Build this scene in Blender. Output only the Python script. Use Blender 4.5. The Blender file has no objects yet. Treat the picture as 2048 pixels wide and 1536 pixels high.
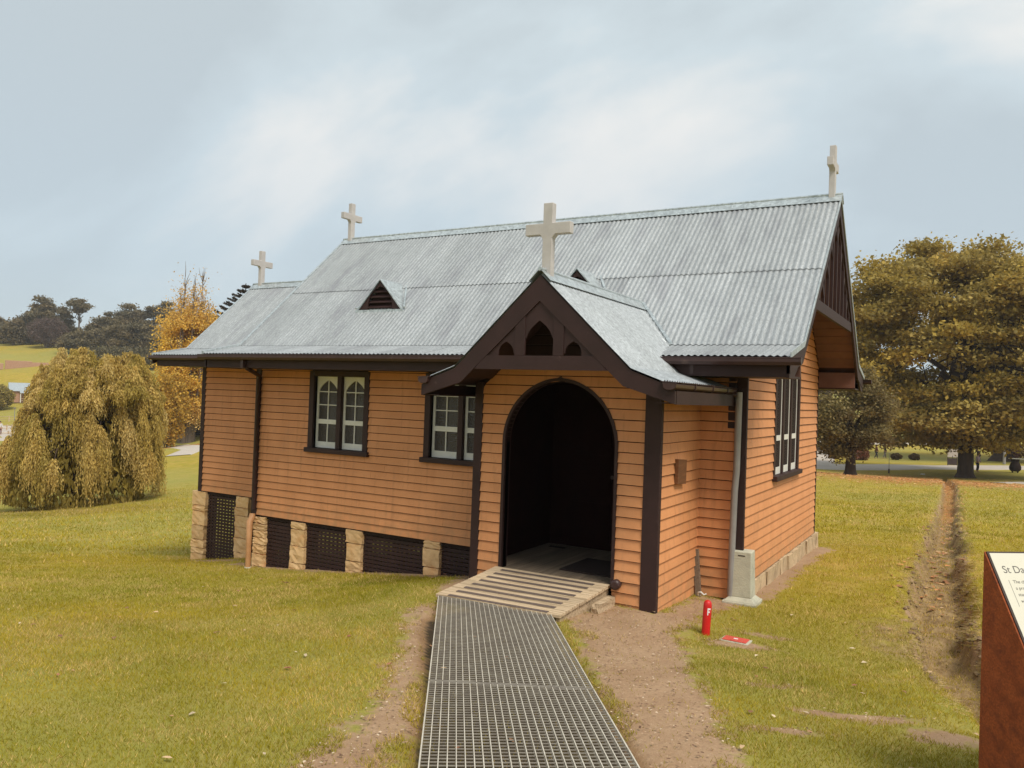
import bpy, bmesh, math, random
import numpy as np
from mathutils import Vector, Matrix, Euler
R=math.radians
random.seed(7); rng=np.random.default_rng(7)
sc=bpy.context.scene
COL=sc.collection
# ------------------------------------------------------------------ camera
yaw,pitch,roll,fpx=0.527,0.015,0.035,1584.5
cd=bpy.data.cameras.new('camera'); cam=bpy.data.objects.new('camera',cd); COL.objects.link(cam); sc.camera=cam
cd.sensor_width=36; cd.lens=fpx/2048*36; cd.clip_start=.05; cd.clip_end=3000
fw=Vector((-math.sin(yaw)*math.cos(pitch),math.cos(yaw)*math.cos(pitch),math.sin(pitch)))
rt=Vector((math.cos(yaw),math.sin(yaw),0)); up=rt.cross(fw)
r2=math.cos(roll)*rt+math.sin(roll)*up; u2=-math.sin(roll)*rt+math.cos(roll)*up
M=Matrix((( r2.x,u2.x,-fw.x,2.372),(r2.y,u2.y,-fw.y,-9.707),(r2.z,u2.z,-fw.z,2.201),(0,0,0,1)))
cam.matrix_world=M
# ------------------------------------------------------------------ light
SUN_EL,SUN_AZ=R(56),R(120)   # azimuth measured from +Y towards +X
sc.view_settings.view_transform='Standard'; sc.view_settings.look='None'
sc.view_settings.exposure=0.36; sc.view_settings.gamma=1; sc.view_settings.use_curve_mapping=False
w=bpy.data.worlds.new('World'); sc.world=w; w.use_nodes=True
nt=w.node_tree; nt.nodes.clear(); N=nt.nodes.new; L=nt.links.new
out=N('ShaderNodeOutputWorld'); bg=N('ShaderNodeBackground'); bg.inputs['Strength'].default_value=.108; L(bg.outputs[0],out.inputs[0])
sky=N('ShaderNodeTexSky'); sky.sky_type='NISHITA'; sky.sun_disc=False; sky.sun_elevation=SUN_EL; sky.sun_rotation=SUN_AZ
tc=N('ShaderNodeTexCoord'); sep=N('ShaderNodeSeparateXYZ'); L(tc.outputs['Generated'],sep.inputs[0])
def mth(op,a,b=None,c=None,clamp=False):
    n=N('ShaderNodeMath'); n.operation=op; n.use_clamp=clamp
    for i,v in enumerate((a,b,c)):
        if v is None: continue
        if isinstance(v,(int,float)): n.inputs[i].default_value=v
        else: L(v,n.inputs[i])
    return n.outputs[0]
zz=mth('MAXIMUM',sep.outputs['Z'],0.0); den=mth('ADD',zz,.42)
cmb=N('ShaderNodeCombineXYZ'); L(mth('DIVIDE',sep.outputs['X'],den),cmb.inputs[0]); L(mth('DIVIDE',sep.outputs['Y'],den),cmb.inputs[1])
mp=N('ShaderNodeMapping'); mp.inputs['Rotation'].default_value=(0,0,R(10)); mp.inputs['Scale'].default_value=(.75,1.25,1); mp.inputs['Location'].default_value=(1.5,-5,0); L(cmb.outputs[0],mp.inputs[0])
n1=N('ShaderNodeTexNoise'); n1.inputs['Scale'].default_value=1.5; n1.inputs['Detail'].default_value=8; n1.inputs['Roughness'].default_value=.54; n1.inputs['Distortion'].default_value=.35; L(mp.outputs[0],n1.inputs[0])
n2=N('ShaderNodeTexNoise'); n2.inputs['Scale'].default_value=.6; n2.inputs['Detail'].default_value=3; L(mp.outputs[0],n2.inputs[0])
mixn=mth('ADD',mth('MULTIPLY',n1.outputs[0],.6),mth('MULTIPLY',n2.outputs[0],.4))
cr=N('ShaderNodeValToRGB'); e=cr.color_ramp.elements
e[0].position=.43; e[0].color=(4.3,4.82,5.0,1); e[1].position=.585; e[1].color=(7.3,7.15,6.75,1)
k=cr.color_ramp.elements.new(.50); k.color=(5.1,5.75,5.95,1)
L(mixn,cr.inputs[0])
# bluer clear band low down
hz=mth('SUBTRACT',1.0,mth('DIVIDE',zz,.42),clamp=True)
mb=N('ShaderNodeMix'); mb.data_type='RGBA'; L(mth('MULTIPLY',hz,.85),mb.inputs[0]); L(cr.outputs[0],mb.inputs[6]); mb.inputs[7].default_value=(3.85,4.6,5.15,1)
mx=N('ShaderNodeMix'); mx.data_type='RGBA'; mx.inputs[0].default_value=.88; L(sky.outputs[0],mx.inputs[6]); L(mb.outputs[2],mx.inputs[7]); L(mx.outputs[2],bg.inputs[0])
sd=bpy.data.lights.new('sun','SUN'); sd.energy=2.7; sd.angle=R(22); sd.color=(1,.94,.84)
sun=bpy.data.objects.new('sun',sd); COL.objects.link(sun)
sdir=Vector((math.sin(SUN_AZ)*math.cos(SUN_EL),math.cos(SUN_AZ)*math.cos(SUN_EL),math.sin(SUN_EL)))
sun.rotation_euler=(-sdir).to_track_quat('-Z','Y').to_euler(); sun.location=(0,-20,30)
# ------------------------------------------------------------------ materials
def pm(name,c1,c2,scale=6,rough=.7,bump=.15,bscale=None,stretch=(1,1,1),metal=0,objvar=.06,spec=.35,c3=None,s3=1.5,t3=(.55,.72),attr=None,trans=0,coat=0,voro=None,detail=6):
    m=bpy.data.materials.new(name); m.use_nodes=True; nt=m.node_tree; nt.nodes.clear(); N=nt.nodes.new; L=nt.links.new
    o=N('ShaderNodeOutputMaterial'); b=N('ShaderNodeBsdfPrincipled'); L(b.outputs[0],o.inputs[0])
    b.inputs['Roughness'].default_value=rough; b.inputs['Metallic'].default_value=metal; b.inputs['Specular IOR Level'].default_value=spec
    if coat: b.inputs['Coat Weight'].default_value=coat
    t=N('ShaderNodeTexCoord'); mp=N('ShaderNodeMapping'); mp.inputs['Scale'].default_value=stretch; L(t.outputs['Object'],mp.inputs[0])
    n=N('ShaderNodeTexNoise'); n.inputs['Scale'].default_value=scale; n.inputs['Detail'].default_value=detail; n.inputs['Roughness'].default_value=.6; L(mp.outputs[0],n.inputs[0])
    r=N('ShaderNodeMapRange'); r.inputs[1].default_value=.35; r.inputs[2].default_value=.65; L(n.outputs[0],r.inputs[0])
    mx=N('ShaderNodeMix'); mx.data_type='RGBA'; L(r.outputs[0],mx.inputs[0]); mx.inputs[6].default_value=(*c1,1); mx.inputs[7].default_value=(*c2,1)
    c=mx.outputs[2]
    if attr:
        a=N('ShaderNodeAttribute'); a.attribute_name=attr; q=N('ShaderNodeMix'); q.data_type='RGBA'; q.blend_type='MULTIPLY'; q.inputs[0].default_value=1; L(c,q.inputs[6]); L(a.outputs['Color'],q.inputs[7]); c=q.outputs[2]
    if voro:
        v=N('ShaderNodeTexVoronoi'); v.inputs['Scale'].default_value=voro; L(mp.outputs[0],v.inputs[0])
        hs=N('ShaderNodeHueSaturation'); vr=N('ShaderNodeMapRange'); L(v.outputs['Color'],vr.inputs[0]); vr.inputs[3].default_value=.72; vr.inputs[4].default_value=1.3; L(vr.outputs[0],hs.inputs['Value']); L(c,hs.inputs['Color']); c=hs.outputs[0]
    if c3:
        n3=N('ShaderNodeTexNoise'); n3.inputs['Scale'].default_value=s3; n3.inputs['Detail'].default_value=8; n3.inputs['Roughness'].default_value=.65; L(mp.outputs[0],n3.inputs[0])
        r3=N('ShaderNodeMapRange'); r3.inputs[1].default_value=t3[0]; r3.inputs[2].default_value=t3[1]; L(n3.outputs[0],r3.inputs[0])
        q=N('ShaderNodeMix'); q.data_type='RGBA'; L(r3.outputs[0],q.inputs[0]); L(c,q.inputs[6]); q.inputs[7].default_value=(*c3,1); c=q.outputs[2]
    if objvar:
        oi=N('ShaderNodeObjectInfo'); hs=N('ShaderNodeHueSaturation'); vr=N('ShaderNodeMapRange'); L(oi.outputs['Random'],vr.inputs[0]); vr.inputs[3].default_value=1-objvar; vr.inputs[4].default_value=1+objvar; L(vr.outputs[0],hs.inputs['Value']); L(c,hs.inputs['Color']); c=hs.outputs[0]
    L(c,b.inputs['Base Color'])
    if bump:
        nb=N('ShaderNodeTexNoise'); nb.inputs['Scale'].default_value=bscale or scale*4; nb.inputs['Detail'].default_value=5; L(mp.outputs[0],nb.inputs[0])
        bp=N('ShaderNodeBump'); bp.inputs['Strength'].default_value=bump; bp.inputs['Distance'].default_value=.02; L(nb.outputs[0],bp.inputs['Height']); L(bp.outputs[0],b.inputs['Normal'])
    if trans:
        tr=N('ShaderNodeBsdfTranslucent'); L(c,tr.inputs[0]); ms=N('ShaderNodeMixShader'); ms.inputs[0].default_value=trans; L(b.outputs[0],ms.inputs[1]); L(tr.outputs[0],ms.inputs[2]); L(ms.outputs[0],o.inputs[0])
    return m
MT={}
MT['paint']=pm('ochre_paint',(.67,.295,.122),(.60,.255,.100),3,.62,.12,60,(1,1,.5),objvar=.05,c3=(.50,.225,.10),s3=2.2,t3=(.58,.78))
MT['brown']=pm('brown_paint',(.040,.017,.015),(.030,.013,.011),4,.62,.10,50,objvar=.04,c3=(.10,.055,.048),s3=9,t3=(.64,.80))
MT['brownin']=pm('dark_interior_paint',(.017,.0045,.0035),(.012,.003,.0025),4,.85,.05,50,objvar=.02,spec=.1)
MT['backing']=pm('dark_wall_backing',(.02,.007,.004),(.014,.005,.003),4,.8,0,objvar=0)
MT['white']=pm('white_paint',(.74,.72,.66),(.66,.64,.58),8,.5,.05,40,objvar=.03,c3=(.5,.46,.38),s3=6,t3=(.66,.85))
MT['cross']=pm('cream_paint',(.52,.485,.465),(.45,.42,.40),6,.6,.06,40,objvar=.02,c3=(.40,.34,.28),s3=5,t3=(.62,.85))
MT['roof']=pm('galvanised_iron',(.375,.39,.395),(.315,.33,.335),2.2,.42,.05,90,(2.5,.6,.6),metal=.35,objvar=.10,c3=(.25,.25,.27),s3=1.1,t3=(.52,.80),voro=60)
MT['roofp']=pm('galvanised_iron_porch',(.44,.465,.475),(.36,.38,.39),2.6,.40,.05,90,(.6,2,.6),metal=.35,objvar=.04,voro=60)
MT['flash']=pm('zinc_flashing',(.48,.52,.53),(.42,.46,.47),5,.38,.03,30,metal=.5,objvar=.03,voro=25)
MT['gutter']=pm('brown_gutter',(.060,.030,.026),(.045,.022,.020),5,.38,.03,30,objvar=.03,c3=(.12,.075,.06),s3=8,t3=(.6,.8))
MT['pipe']=pm('grey_pipe',(.33,.31,.30),(.27,.25,.24),5,.4,.02,30,metal=.2,objvar=0)
MT['tanpipe']=pm('tan_pipe',(.52,.27,.12),(.45,.22,.095),5,.5,.02,30,objvar=0)
MT['stone']=pm('sandstone',(.76,.51,.27),(.66,.41,.19),5,.85,.55,22,objvar=.12,c3=(.68,.34,.13),s3=3,t3=(.52,.7))
MT['stonegrey']=pm('grey_sandstone',(.58,.43,.26),(.47,.34,.20),6,.85,.5,25,objvar=.12,c3=(.22,.15,.09),s3=4,t3=(.5,.75))
MT['conc']=pm('grey_concrete',(.50,.48,.37),(.42,.40,.31),7,.85,.25,60,objvar=.03,c3=(.20,.19,.14),s3=6,t3=(.55,.8))
MT['wood']=pm('weathered_timber',(.58,.44,.29),(.47,.345,.21),3,.8,.3,40,(.6,14,14),objvar=.16,c3=(.24,.16,.09),s3=3,t3=(.5,.72))
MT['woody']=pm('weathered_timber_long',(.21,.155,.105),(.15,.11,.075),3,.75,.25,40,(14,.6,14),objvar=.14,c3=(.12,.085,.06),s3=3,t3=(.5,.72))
MT['grip']=pm('grip_strip',(.145,.105,.088),(.11,.08,.066),30,.95,.4,150,objvar=.05)
MT['steeldark']=pm('dull_grate_rod',(.30,.27,.22),(.22,.19,.16),12,.7,.1,60,objvar=.05)
MT['liner']=pm('red_brown_lining',(.15,.068,.045),(.115,.052,.035),4,.6,.05,50,objvar=.08)
MT['steel']=pm('galvanised_grate',(.74,.68,.57),(.62,.56,.46),12,.5,.1,60,metal=.3,objvar=.05,c3=(.38,.32,.24),s3=9,t3=(.55,.8))
MT['red']=pm('red_paint',(.62,.018,.016),(.52,.014,.012),6,.4,.08,40,objvar=.02,c3=(.72,.12,.10),s3=14,t3=(.62,.80))
MT['redfade']=pm('faded_red_paint',(.62,.09,.065),(.55,.07,.05),8,.55,.1,40,objvar=.02,c3=(.66,.30,.22),s3=9,t3=(.6,.8))
MT['whitep']=pm('white_lettering',(.8,.8,.78),(.75,.75,.72),8,.5,0,objvar=0)
MT['corten']=pm('rusted_steel',(.30,.072,.018),(.22,.048,.012),9,.85,.15,90,objvar=0,c3=(.13,.030,.012),s3=14,t3=(.5,.75),voro=120)
MT['panel']=pm('cream_sign_panel',(.62,.585,.485),(.60,.565,.465),3,.4,0,objvar=0)
MT['ink']=pm('grey_ink',(.12,.11,.10),(.10,.09,.08),8,.6,0,objvar=0)
MT['darkedge']=pm('dark_edge',(.05,.03,.025),(.04,.025,.02),8,.6,0,objvar=0)
MT['plaque']=pm('wooden_plaque',(.20,.085,.032),(.14,.055,.020),5,.6,.3,30,(1,1,6),objvar=0,c3=(.15,.065,.025),s3=5,t3=(.55,.72))
MT['mat']=pm('door_mat',(.03,.016,.012),(.022,.012,.01),30,.95,.4,120,objvar=0)
MT['bark']=pm('dark_bark',(.075,.048,.032),(.045,.028,.020),2,.95,.7,8,(3,3,.6),objvar=0)
MT['barkgrey']=pm('grey_bark',(.20,.15,.12),(.13,.10,.08),2,.95,.4,8,(3,3,.6),objvar=0)
MT['path']=pm('pale_gravel_path',(.48,.42,.36),(.42,.36,.30),1.5,.95,.2,30,objvar=0)
MT['brick']=pm('pale_brick',(.45,.27,.18),(.38,.21,.14),3,.9,.2,20,objvar=0)
def splash(m):
    nt=m.node_tree; N=nt.nodes.new; L=nt.links.new; b=[n for n in nt.nodes if n.type=='BSDF_PRINCIPLED'][0]; src=b.inputs['Base Color'].links[0].from_socket
    g=N('ShaderNodeNewGeometry'); sp=N('ShaderNodeSeparateXYZ'); L(g.outputs['Position'],sp.inputs[0]); n=N('ShaderNodeTexNoise'); n.inputs['Scale'].default_value=7; n.inputs['Detail'].default_value=7; L(g.outputs['Position'],n.inputs[0])
    r=N('ShaderNodeMapRange'); r.inputs[1].default_value=.42; r.inputs[2].default_value=-.12; r.inputs[3].default_value=0; r.inputs[4].default_value=1; L(sp.outputs['Z'],r.inputs[0])
    a=N('ShaderNodeMath'); a.operation='MULTIPLY'; L(r.outputs[0],a.inputs[0]); r2=N('ShaderNodeMapRange'); r2.inputs[1].default_value=.38; r2.inputs[2].default_value=.62; r2.inputs[4].default_value=.75; L(n.outputs[0],r2.inputs[0]); L(r2.outputs[0],a.inputs[1])
    q=N('ShaderNodeMix'); q.data_type='RGBA'; L(a.outputs[0],q.inputs[0]); L(src,q.inputs[6]); q.inputs[7].default_value=(.40,.22,.10,1)
    # thin vertical weather streaks
    mp=N('ShaderNodeMapping'); mp.inputs['Scale'].default_value=(16,16,1.1); L(g.outputs['Position'],mp.inputs[0]); n2=N('ShaderNodeTexNoise'); n2.inputs['Scale'].default_value=1; n2.inputs['Detail'].default_value=5; L(mp.outputs[0],n2.inputs[0])
    r3=N('ShaderNodeMapRange'); r3.inputs[1].default_value=.55; r3.inputs[2].default_value=.80; r3.inputs[4].default_value=.55; L(n2.outputs[0],r3.inputs[0])
    q2=N('ShaderNodeMix'); q2.data_type='RGBA'; L(r3.outputs[0],q2.inputs[0]); L(q.outputs[2],q2.inputs[6]); q2.inputs[7].default_value=(.36,.155,.065,1); L(q2.outputs[2],b.inputs['Base Color'])
splash(MT['paint'])
def glassmat():
    m=bpy.data.materials.new('textured_window_glass'); m.use_nodes=True; nt=m.node_tree; b=nt.nodes['Principled BSDF']; N=nt.nodes.new; L=nt.links.new
    b.inputs['Base Color'].default_value=(.030,.022,.020,1); b.inputs['Roughness'].default_value=.16; b.inputs['Specular IOR Level'].default_value=.6
    v=N('ShaderNodeTexVoronoi'); v.inputs['Scale'].default_value=60; t=N('ShaderNodeTexCoord'); L(t.outputs['Object'],v.inputs[0])
    bp=N('ShaderNodeBump'); bp.inputs['Strength'].default_value=.55; bp.inputs['Distance'].default_value=.01; L(v.outputs[0],bp.inputs['Height']); L(bp.outputs[0],b.inputs['Normal'])
    return m
MT['glass']=glassmat()
# ------------------------------------------------------------------ mesh helpers
class MB:
    def __init__(s): s.v=[]; s.f=[]; s.sm=[]
    def add(s,vs,fs,smooth=False):
        o=len(s.v); s.v+= [tuple(map(float,p)) for p in vs]; s.f+=[tuple(o+i for i in f) for f in fs]; s.sm+=[smooth]*len(fs); return s
    def box(s,p0,p1,j=0):
        x0,y0,z0=p0; x1,y1,z1=p1
        vs=[(x0,y0,z0),(x1,y0,z0),(x1,y1,z0),(x0,y1,z0),(x0,y0,z1),(x1,y0,z1),(x1,y1,z1),(x0,y1,z1)]
        if j: vs=[(a+random.uniform(-j,j),b+random.uniform(-j,j),c+random.uniform(-j,j)) for a,b,c in vs]
        return s.add(vs,[(0,3,2,1),(4,5,6,7),(0,1,5,4),(1,2,6,5),(2,3,7,6),(3,0,4,7)])
    def prism(s,poly,fr,a,b):
        """poly [(u,v)] extruded from depth a to b; fr(u,v,n)->xyz"""
        n=len(poly); vs=[fr(u,v,a) for u,v in poly]+[fr(u,v,b) for u,v in poly]
        fs=[tuple(range(n))[::-1],tuple(range(n,2*n))]+[(i,(i+1)%n,n+(i+1)%n,n+i) for i in range(n)]
        return s.add(vs,fs)
    def tube(s,pts,rad,seg=8,cap=True):
        pts=[Vector(p) for p in pts]; 
        if isinstance(rad,(int,float)): rad=[rad]*len(pts)
        vs=[];ref=None
        for i,p in enumerate(pts):
            d=(pts[min(i+1,len(pts)-1)]-pts[max(i-1,0)]).normalized()
            if ref is None: ref=d.orthogonal().normalized()
            ref=(ref-d*ref.dot(d)); ref=ref.normalized() if ref.length>1e-6 else d.orthogonal().normalized()
            b=d.cross(ref)
            for k in range(seg):
                a=2*math.pi*k/seg; q=p+(ref*math.cos(a)+b*math.sin(a))*rad[i]; vs.append(q)
        fs=[]
        for i in range(len(pts)-1):
            for k in range(seg): fs.append((i*seg+k,i*seg+(k+1)%seg,(i+1)*seg+(k+1)%seg,(i+1)*seg+k))
        s.add(vs,fs,True)
        if cap: s.add([vs[i] for i in range(seg)]+[vs[-seg+i] for i in range(seg)],[tuple(range(seg))[::-1],tuple(range(seg,2*seg))])
        return s
    def build(s,name,mat,parent=None,label=None,kind=None,fixn=True):
        me=bpy.data.meshes.new(name); me.from_pydata(s.v,[],s.f); 
        if any(s.sm): me.polygons.foreach_set('use_smooth',s.sm)
        if fixn:
            bm=bmesh.new(); bm.from_mesh(me); bmesh.ops.recalc_face_normals(bm,faces=bm.faces); bm.to_mesh(me); bm.free()
        me.materials.append(MT[mat] if isinstance(mat,str) else mat)
        o=bpy.data.objects.new(name,me); COL.objects.link(o)
        if parent: o.parent=parent
        if label: o['label']=label
        if kind: o['kind']=kind
        return o
def tag(o,label,cat,group=None,kind=None):
    o['label']=label; o['category']=cat
    if group: o['group']=group
    if kind: o['kind']=kind
    return o
def thing(name,label,cat,loc=(0,0,0),rz=0,group=None):
    o=bpy.data.objects.new(name,None); COL.objects.link(o); o.location=loc; o.rotation_euler=(0,0,rz); o.empty_display_size=.1
    return tag(o,label,cat,group)
def rounded(o,wd=.004,seg=2):
    m=o.modifiers.new('edge','BEVEL'); m.width=wd; m.segments=seg; m.limit_method='ANGLE'; return o
def fast_mesh(name,V,F,mat,parent=None,col=None,smooth=False):
    """V (n,3), F (m,k) arrays"""
    me=bpy.data.meshes.new(name); n,m,k=len(V),len(F),F.shape[1]
    me.vertices.add(n); me.vertices.foreach_set('co',np.asarray(V,dtype=np.float32).ravel())
    me.loops.add(m*k); me.loops.foreach_set('vertex_index',np.asarray(F,dtype=np.int32).ravel())
    me.polygons.add(m); me.polygons.foreach_set('loop_start',np.arange(0,m*k,k,dtype=np.int32))
    try: me.polygons.foreach_set('loop_total',np.full(m,k,dtype=np.int32))
    except Exception: pass
    if smooth: me.polygons.foreach_set('use_smooth',np.ones(m,dtype=bool))
    me.update(calc_edges=True)
    if col is not None:
        a=me.color_attributes.new('col','FLOAT_COLOR','POINT'); c=np.c_[col,np.ones(len(col))].astype(np.float32); a.data.foreach_set('color',c.ravel())
    me.materials.append(MT[mat] if isinstance(mat,str) else mat)
    o=bpy.data.objects.new(name,me); COL.objects.link(o)
    if parent: o.parent=parent
    return o
# ------------------------------------------------------------------ terrain height
# terrain heights (x, y, z) that the lawn surface is fitted to
CTRL=np.array([
(2.4,-9.7,.5),(6,-9,.5),(-2,-9.5,.4),(2.4,-14,.8),(-10,-14,.3),(12,-12,.6),
(-1.9,-2.6,-.06),(-.5,-4.5,.06),(.4,-5.9,.2),(.9,-6.8,.3),(-.9,-2.4,-.06),
(-.55,-1.5,-.08),(-.5,0,-.15),(0,0,-.16),(.1,-.4,-.15),(0,5.1,-.3),(0,2.5,-.24),(.2,-1.8,-.12),
(1,-3.2,0),(2.4,-3.6,.06),(1.5,0,-.16),(2.9,.4,-.1),(5,0,.0),(5,-4,.15),(1.2,5,-.24),(3,5.9,-.18),(6,6,-.1),
(-3.0,-1.5,-.1),(-3.9,0,-.43),(-4.8,0,-.52),(-6.2,0,-.68),(-7.5,0,-.82),(-8.4,.0,-.92),(-9.3,.9,-1.05),(-10.9,.9,-1.29),(-5,5,-.9),(-9,6,-1.5),
(-3.2,-3.2,-.12),(-5,-3,-.38),(-8,-3,-.68),(-12,-2.2,-.98),(-14,-3,-1.0),(-12,-6,-.45),(-6,-6,-.1),(-2.3,-7.2,.12),(-16,-8,-.5),(-20,-9,-.8),
(40,-40,2),(-60,-60,-3),(0,-80,3),(0,-350,8),(-350,-350,0),(350,-350,10),(350,0,4),(350,350,10),(-350,0,-2),
(-34.7, 12.8, -3.71), (-37.0, 11.5, -4.09), (-31.6, 14.6, -3.39), (-42.0, 8.6, -4.29), (-20.4, 4.9, -2.32), (-24.3, 2.6, -2.48), (-19.7, 7.6, -2.32), (-80.7, 54.3, -4.95), (-75.3, 49.4, -4.91), (-85.6, 43.4, -4.81), (-100.1, 43.0, -5.06), (-111.0, 36.7, -5.49), (-56.2, 25.7, -4.56), (-48.7, 30.1, -3.88), (-184.1, 90.2, -3.5), (-208.2, 76.2, -4.25), (-159.1, 104.8, -2.95), (-223.7, 111.0, 4.5), (-264.7, 87.2, 2.85), (-193.3, 128.7, 5.18), (-272.6, 136.8, 13.52), (-322.5, 107.8, 11.51), (-243.0, 154.0, 13.88), (-218.3, 168.3, 13.2), (-340.1, 172.7, 18.38), (-294.2, 199.4, 18.15), (-420.2, 126.2, 15.16), (-70.9, 63.4, -1.14), (-144.3, 136.4, -0.69), (-54.5, 72.9, -1.11), (-111.5, 155.5, -2.52), (-38.1, 82.5, -2.34), (-21.9, 45.7, -1.85), (-9.7, 18.0, -0.86), (-35.0, 38.1, -2.38), (-16.3, 14.2, -1.7), (-152.3, 247.3, 6.18), (-103.1, 276.0, 4.37), (-54.0, 304.5, 4.46), (-2.5, 23.4, -1.44), (1.4, 25.6, -1.29), (4.2, 27.3, -1.13), (10.2, 30.7, -1.13), (-5.8, 57.4, -3.06), (1.4, 68.5, -3.55), (6.2, 69.0, -3.4), (18.9, 76.4, -3.01), (-8.5, 60.4, -3.28), (-2.6, 91.6, -3.86), (5.4, 102.1, -3.8), (26.1, 114.1, -3.2), (-13.6, 93.3, -4.2), (-13.4, 154.8, -4.31), (11.0, 169.0, -3.71), (-22.4, 149.6, -4.48), (39.8, 185.7, -2.55), (-14.8, 234.9, -3.22), (15.0, 252.2, -2.58), (-34.0, 223.7, -3.16), (57.2, 276.7, -0.6), (-23.6, 356.9, 6.13), (48.3, 398.6, 11.12), (1.8, 13.1, -0.68), (6.3, 15.8, -0.62)],dtype=float)
def tps_fit(P,lam=0.02):
    n=len(P);X=P[:,:2];d=np.hypot(*(X[:,None]-X[None]).transpose(2,0,1))
    K=np.where(d>0,d*d*np.log(d+1e-12),0)+lam*np.eye(n)
    A=np.zeros((n+3,n+3));A[:n,:n]=K;Q=np.c_[np.ones(n),X];A[:n,n:]=Q;A[n:,:n]=Q.T
    return np.linalg.solve(A,np.r_[P[:,2],0,0,0])
TW=tps_fit(CTRL)
DITCH=[(2.75,-3.3),(2.45,-2.1),(2.12,.3),(2.02,2.5),(1.95,8.2),(1.8,16),(1.68,25.8),(1.3,45),(.8,60),(.3,68)]
def polydist(x,y,pl):
    best=np.full(x.shape,1e9);tt=np.zeros(x.shape);acc=0
    for (ax,ay),(bx,by) in zip(pl[:-1],pl[1:]):
        L2=(bx-ax)**2+(by-ay)**2;t=np.clip(((x-ax)*(bx-ax)+(y-ay)*(by-ay))/L2,0,1)
        d=np.hypot(x-ax-t*(bx-ax),y-ay-t*(by-ay));m=d<best;best=np.where(m,d,best);tt=np.where(m,acc+t*L2**.5,tt);acc+=L2**.5
    return best,tt,acc
def vnoise(x,y,s,seed=0):
    x=x/s;y=y/s;xi=np.floor(x);yi=np.floor(y);fx=x-xi;fy=y-yi;fx=fx*fx*(3-2*fx);fy=fy*fy*(3-2*fy)
    def h(a,b):
        v=np.sin(a*127.1+b*311.7+seed*74.7)*43758.5453;return v-np.floor(v)
    return (h(xi,yi)*(1-fx)+h(xi+1,yi)*fx)*(1-fy)+(h(xi,yi+1)*(1-fx)+h(xi+1,yi+1)*fx)*fy
def gz(x,y):
    x=np.atleast_1d(np.asarray(x,float));y=np.atleast_1d(np.asarray(y,float));sh=x.shape;x=x.ravel();y=y.ravel()
    z=TW[-3]+TW[-2]*x+TW[-1]*y
    for i in range(len(CTRL)):
        r2=(x-CTRL[i,0])**2+(y-CTRL[i,1])**2;z=z+TW[i]*.5*r2*np.log(r2+1e-12)
    d,t,T=polydist(x,y,DITCH)
    w=.30+.10*(vnoise(t,t*0,1.1,3)-.5)*2+.10*(vnoise(x,y,.34,13)-.5)
    a=np.clip(t/1.2,0,1);dep=.36*a
    z=z-dep*np.exp(-(d/w)**6)*(1-.0)+.03*np.exp(-((d-.6)/.2)**2)
    near=np.exp(-(np.hypot(x,y+3)/25)**2)
    z=z+near*(.05*(vnoise(x,y,2.3,5)-.5)+.025*(vnoise(x,y,.7,6)-.5)+.010*(vnoise(x,y,.22,7)-.5))
    z=z+near*np.exp(-(d/.6)**2)*(.10*(vnoise(x,y,.17,8)-.5)+.10*(vnoise(x,y,.42,9)-.5))
    # ground sunk under the grated walkway so it falls into darker shade
    pd,_,_=polydist(x,y,[(-1.75,-2.95),(-.48,-4.65),(1.12,-7.05)]); z=z-.085*np.clip((.70-pd)/.14,0,1)
    return z.reshape(sh)
def g1(x,y): return float(gz([x],[y])[0])
# ------------------------------------------------------------------ ground
def smooth(a,b,x):
    t=np.clip((x-a)/(b-a),0,1); return t*t*(3-2*t)
def inpoly(x,y,P,soft):
    """soft signed coverage of polygon: 1 inside, 0 outside, linear over soft metres"""
    d,_,_=polydist(x,y,list(P)+[P[0]]); ins=np.zeros(x.shape,bool)
    for (ax,ay),(bx,by) in zip(P,list(P[1:])+[P[0]]):
        c=((ay>y)!=(by>y)); xi=(bx-ax)*(y-ay)/((by-ay) if by!=ay else 1e-9)+ax; ins^=(c&(x<xi))
    return np.clip(.5+np.where(ins,d,-d)/soft/2,0,1)
def bl(x,y,cx,cy,rx,ry,a=0):
    c,s=math.cos(a),math.sin(a); u=(x-cx)*c+(y-cy)*s; v=-(x-cx)*s+(y-cy)*c
    return np.clip(1.35-np.hypot(u/rx,v/ry),0,1)
SOIL_R=[(-1.25,-2.2),(-1.0,-1.5),(-.5,-1.4),(-.45,-.1),(.1,-.1),(-.1,-1.0),(-.1,-1.7),(-.05,-2.15),(.1,-2.45),(.35,-3.1),(.68,-3.76),(.9,-4.2),(1.15,-4.8),(1.5,-5.6),(1.9,-6.8),(1.2,-7.0),(.75,-5.5),(.0,-4.15),(-.75,-2.95)]
SOIL_L=[(-2.6,-2.5),(-2.75,-2.9),(-2.35,-3.5),(-1.85,-4.25),(-1.2,-5.3),(-.85,-6.1),(-.6,-7.2),(-.1,-6.9),(-.55,-5.7),(-1.2,-4.8),(-2.0,-3.4)]
FRONT=[(-8.9,.5),(-8.9,-.08),(-7,-.12),(-5.4,-.25),(-4.3,-.55),(-3.3,-1.1),(-2.95,-2.2),(-2.2,-2.2),(-2.6,.5)]
SIDE=[(-.2,-.3),(.25,.1),(.28,2.5),(.30,4.2),(.42,4.9),(.2,5.3),(-.2,5.3)]
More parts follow.
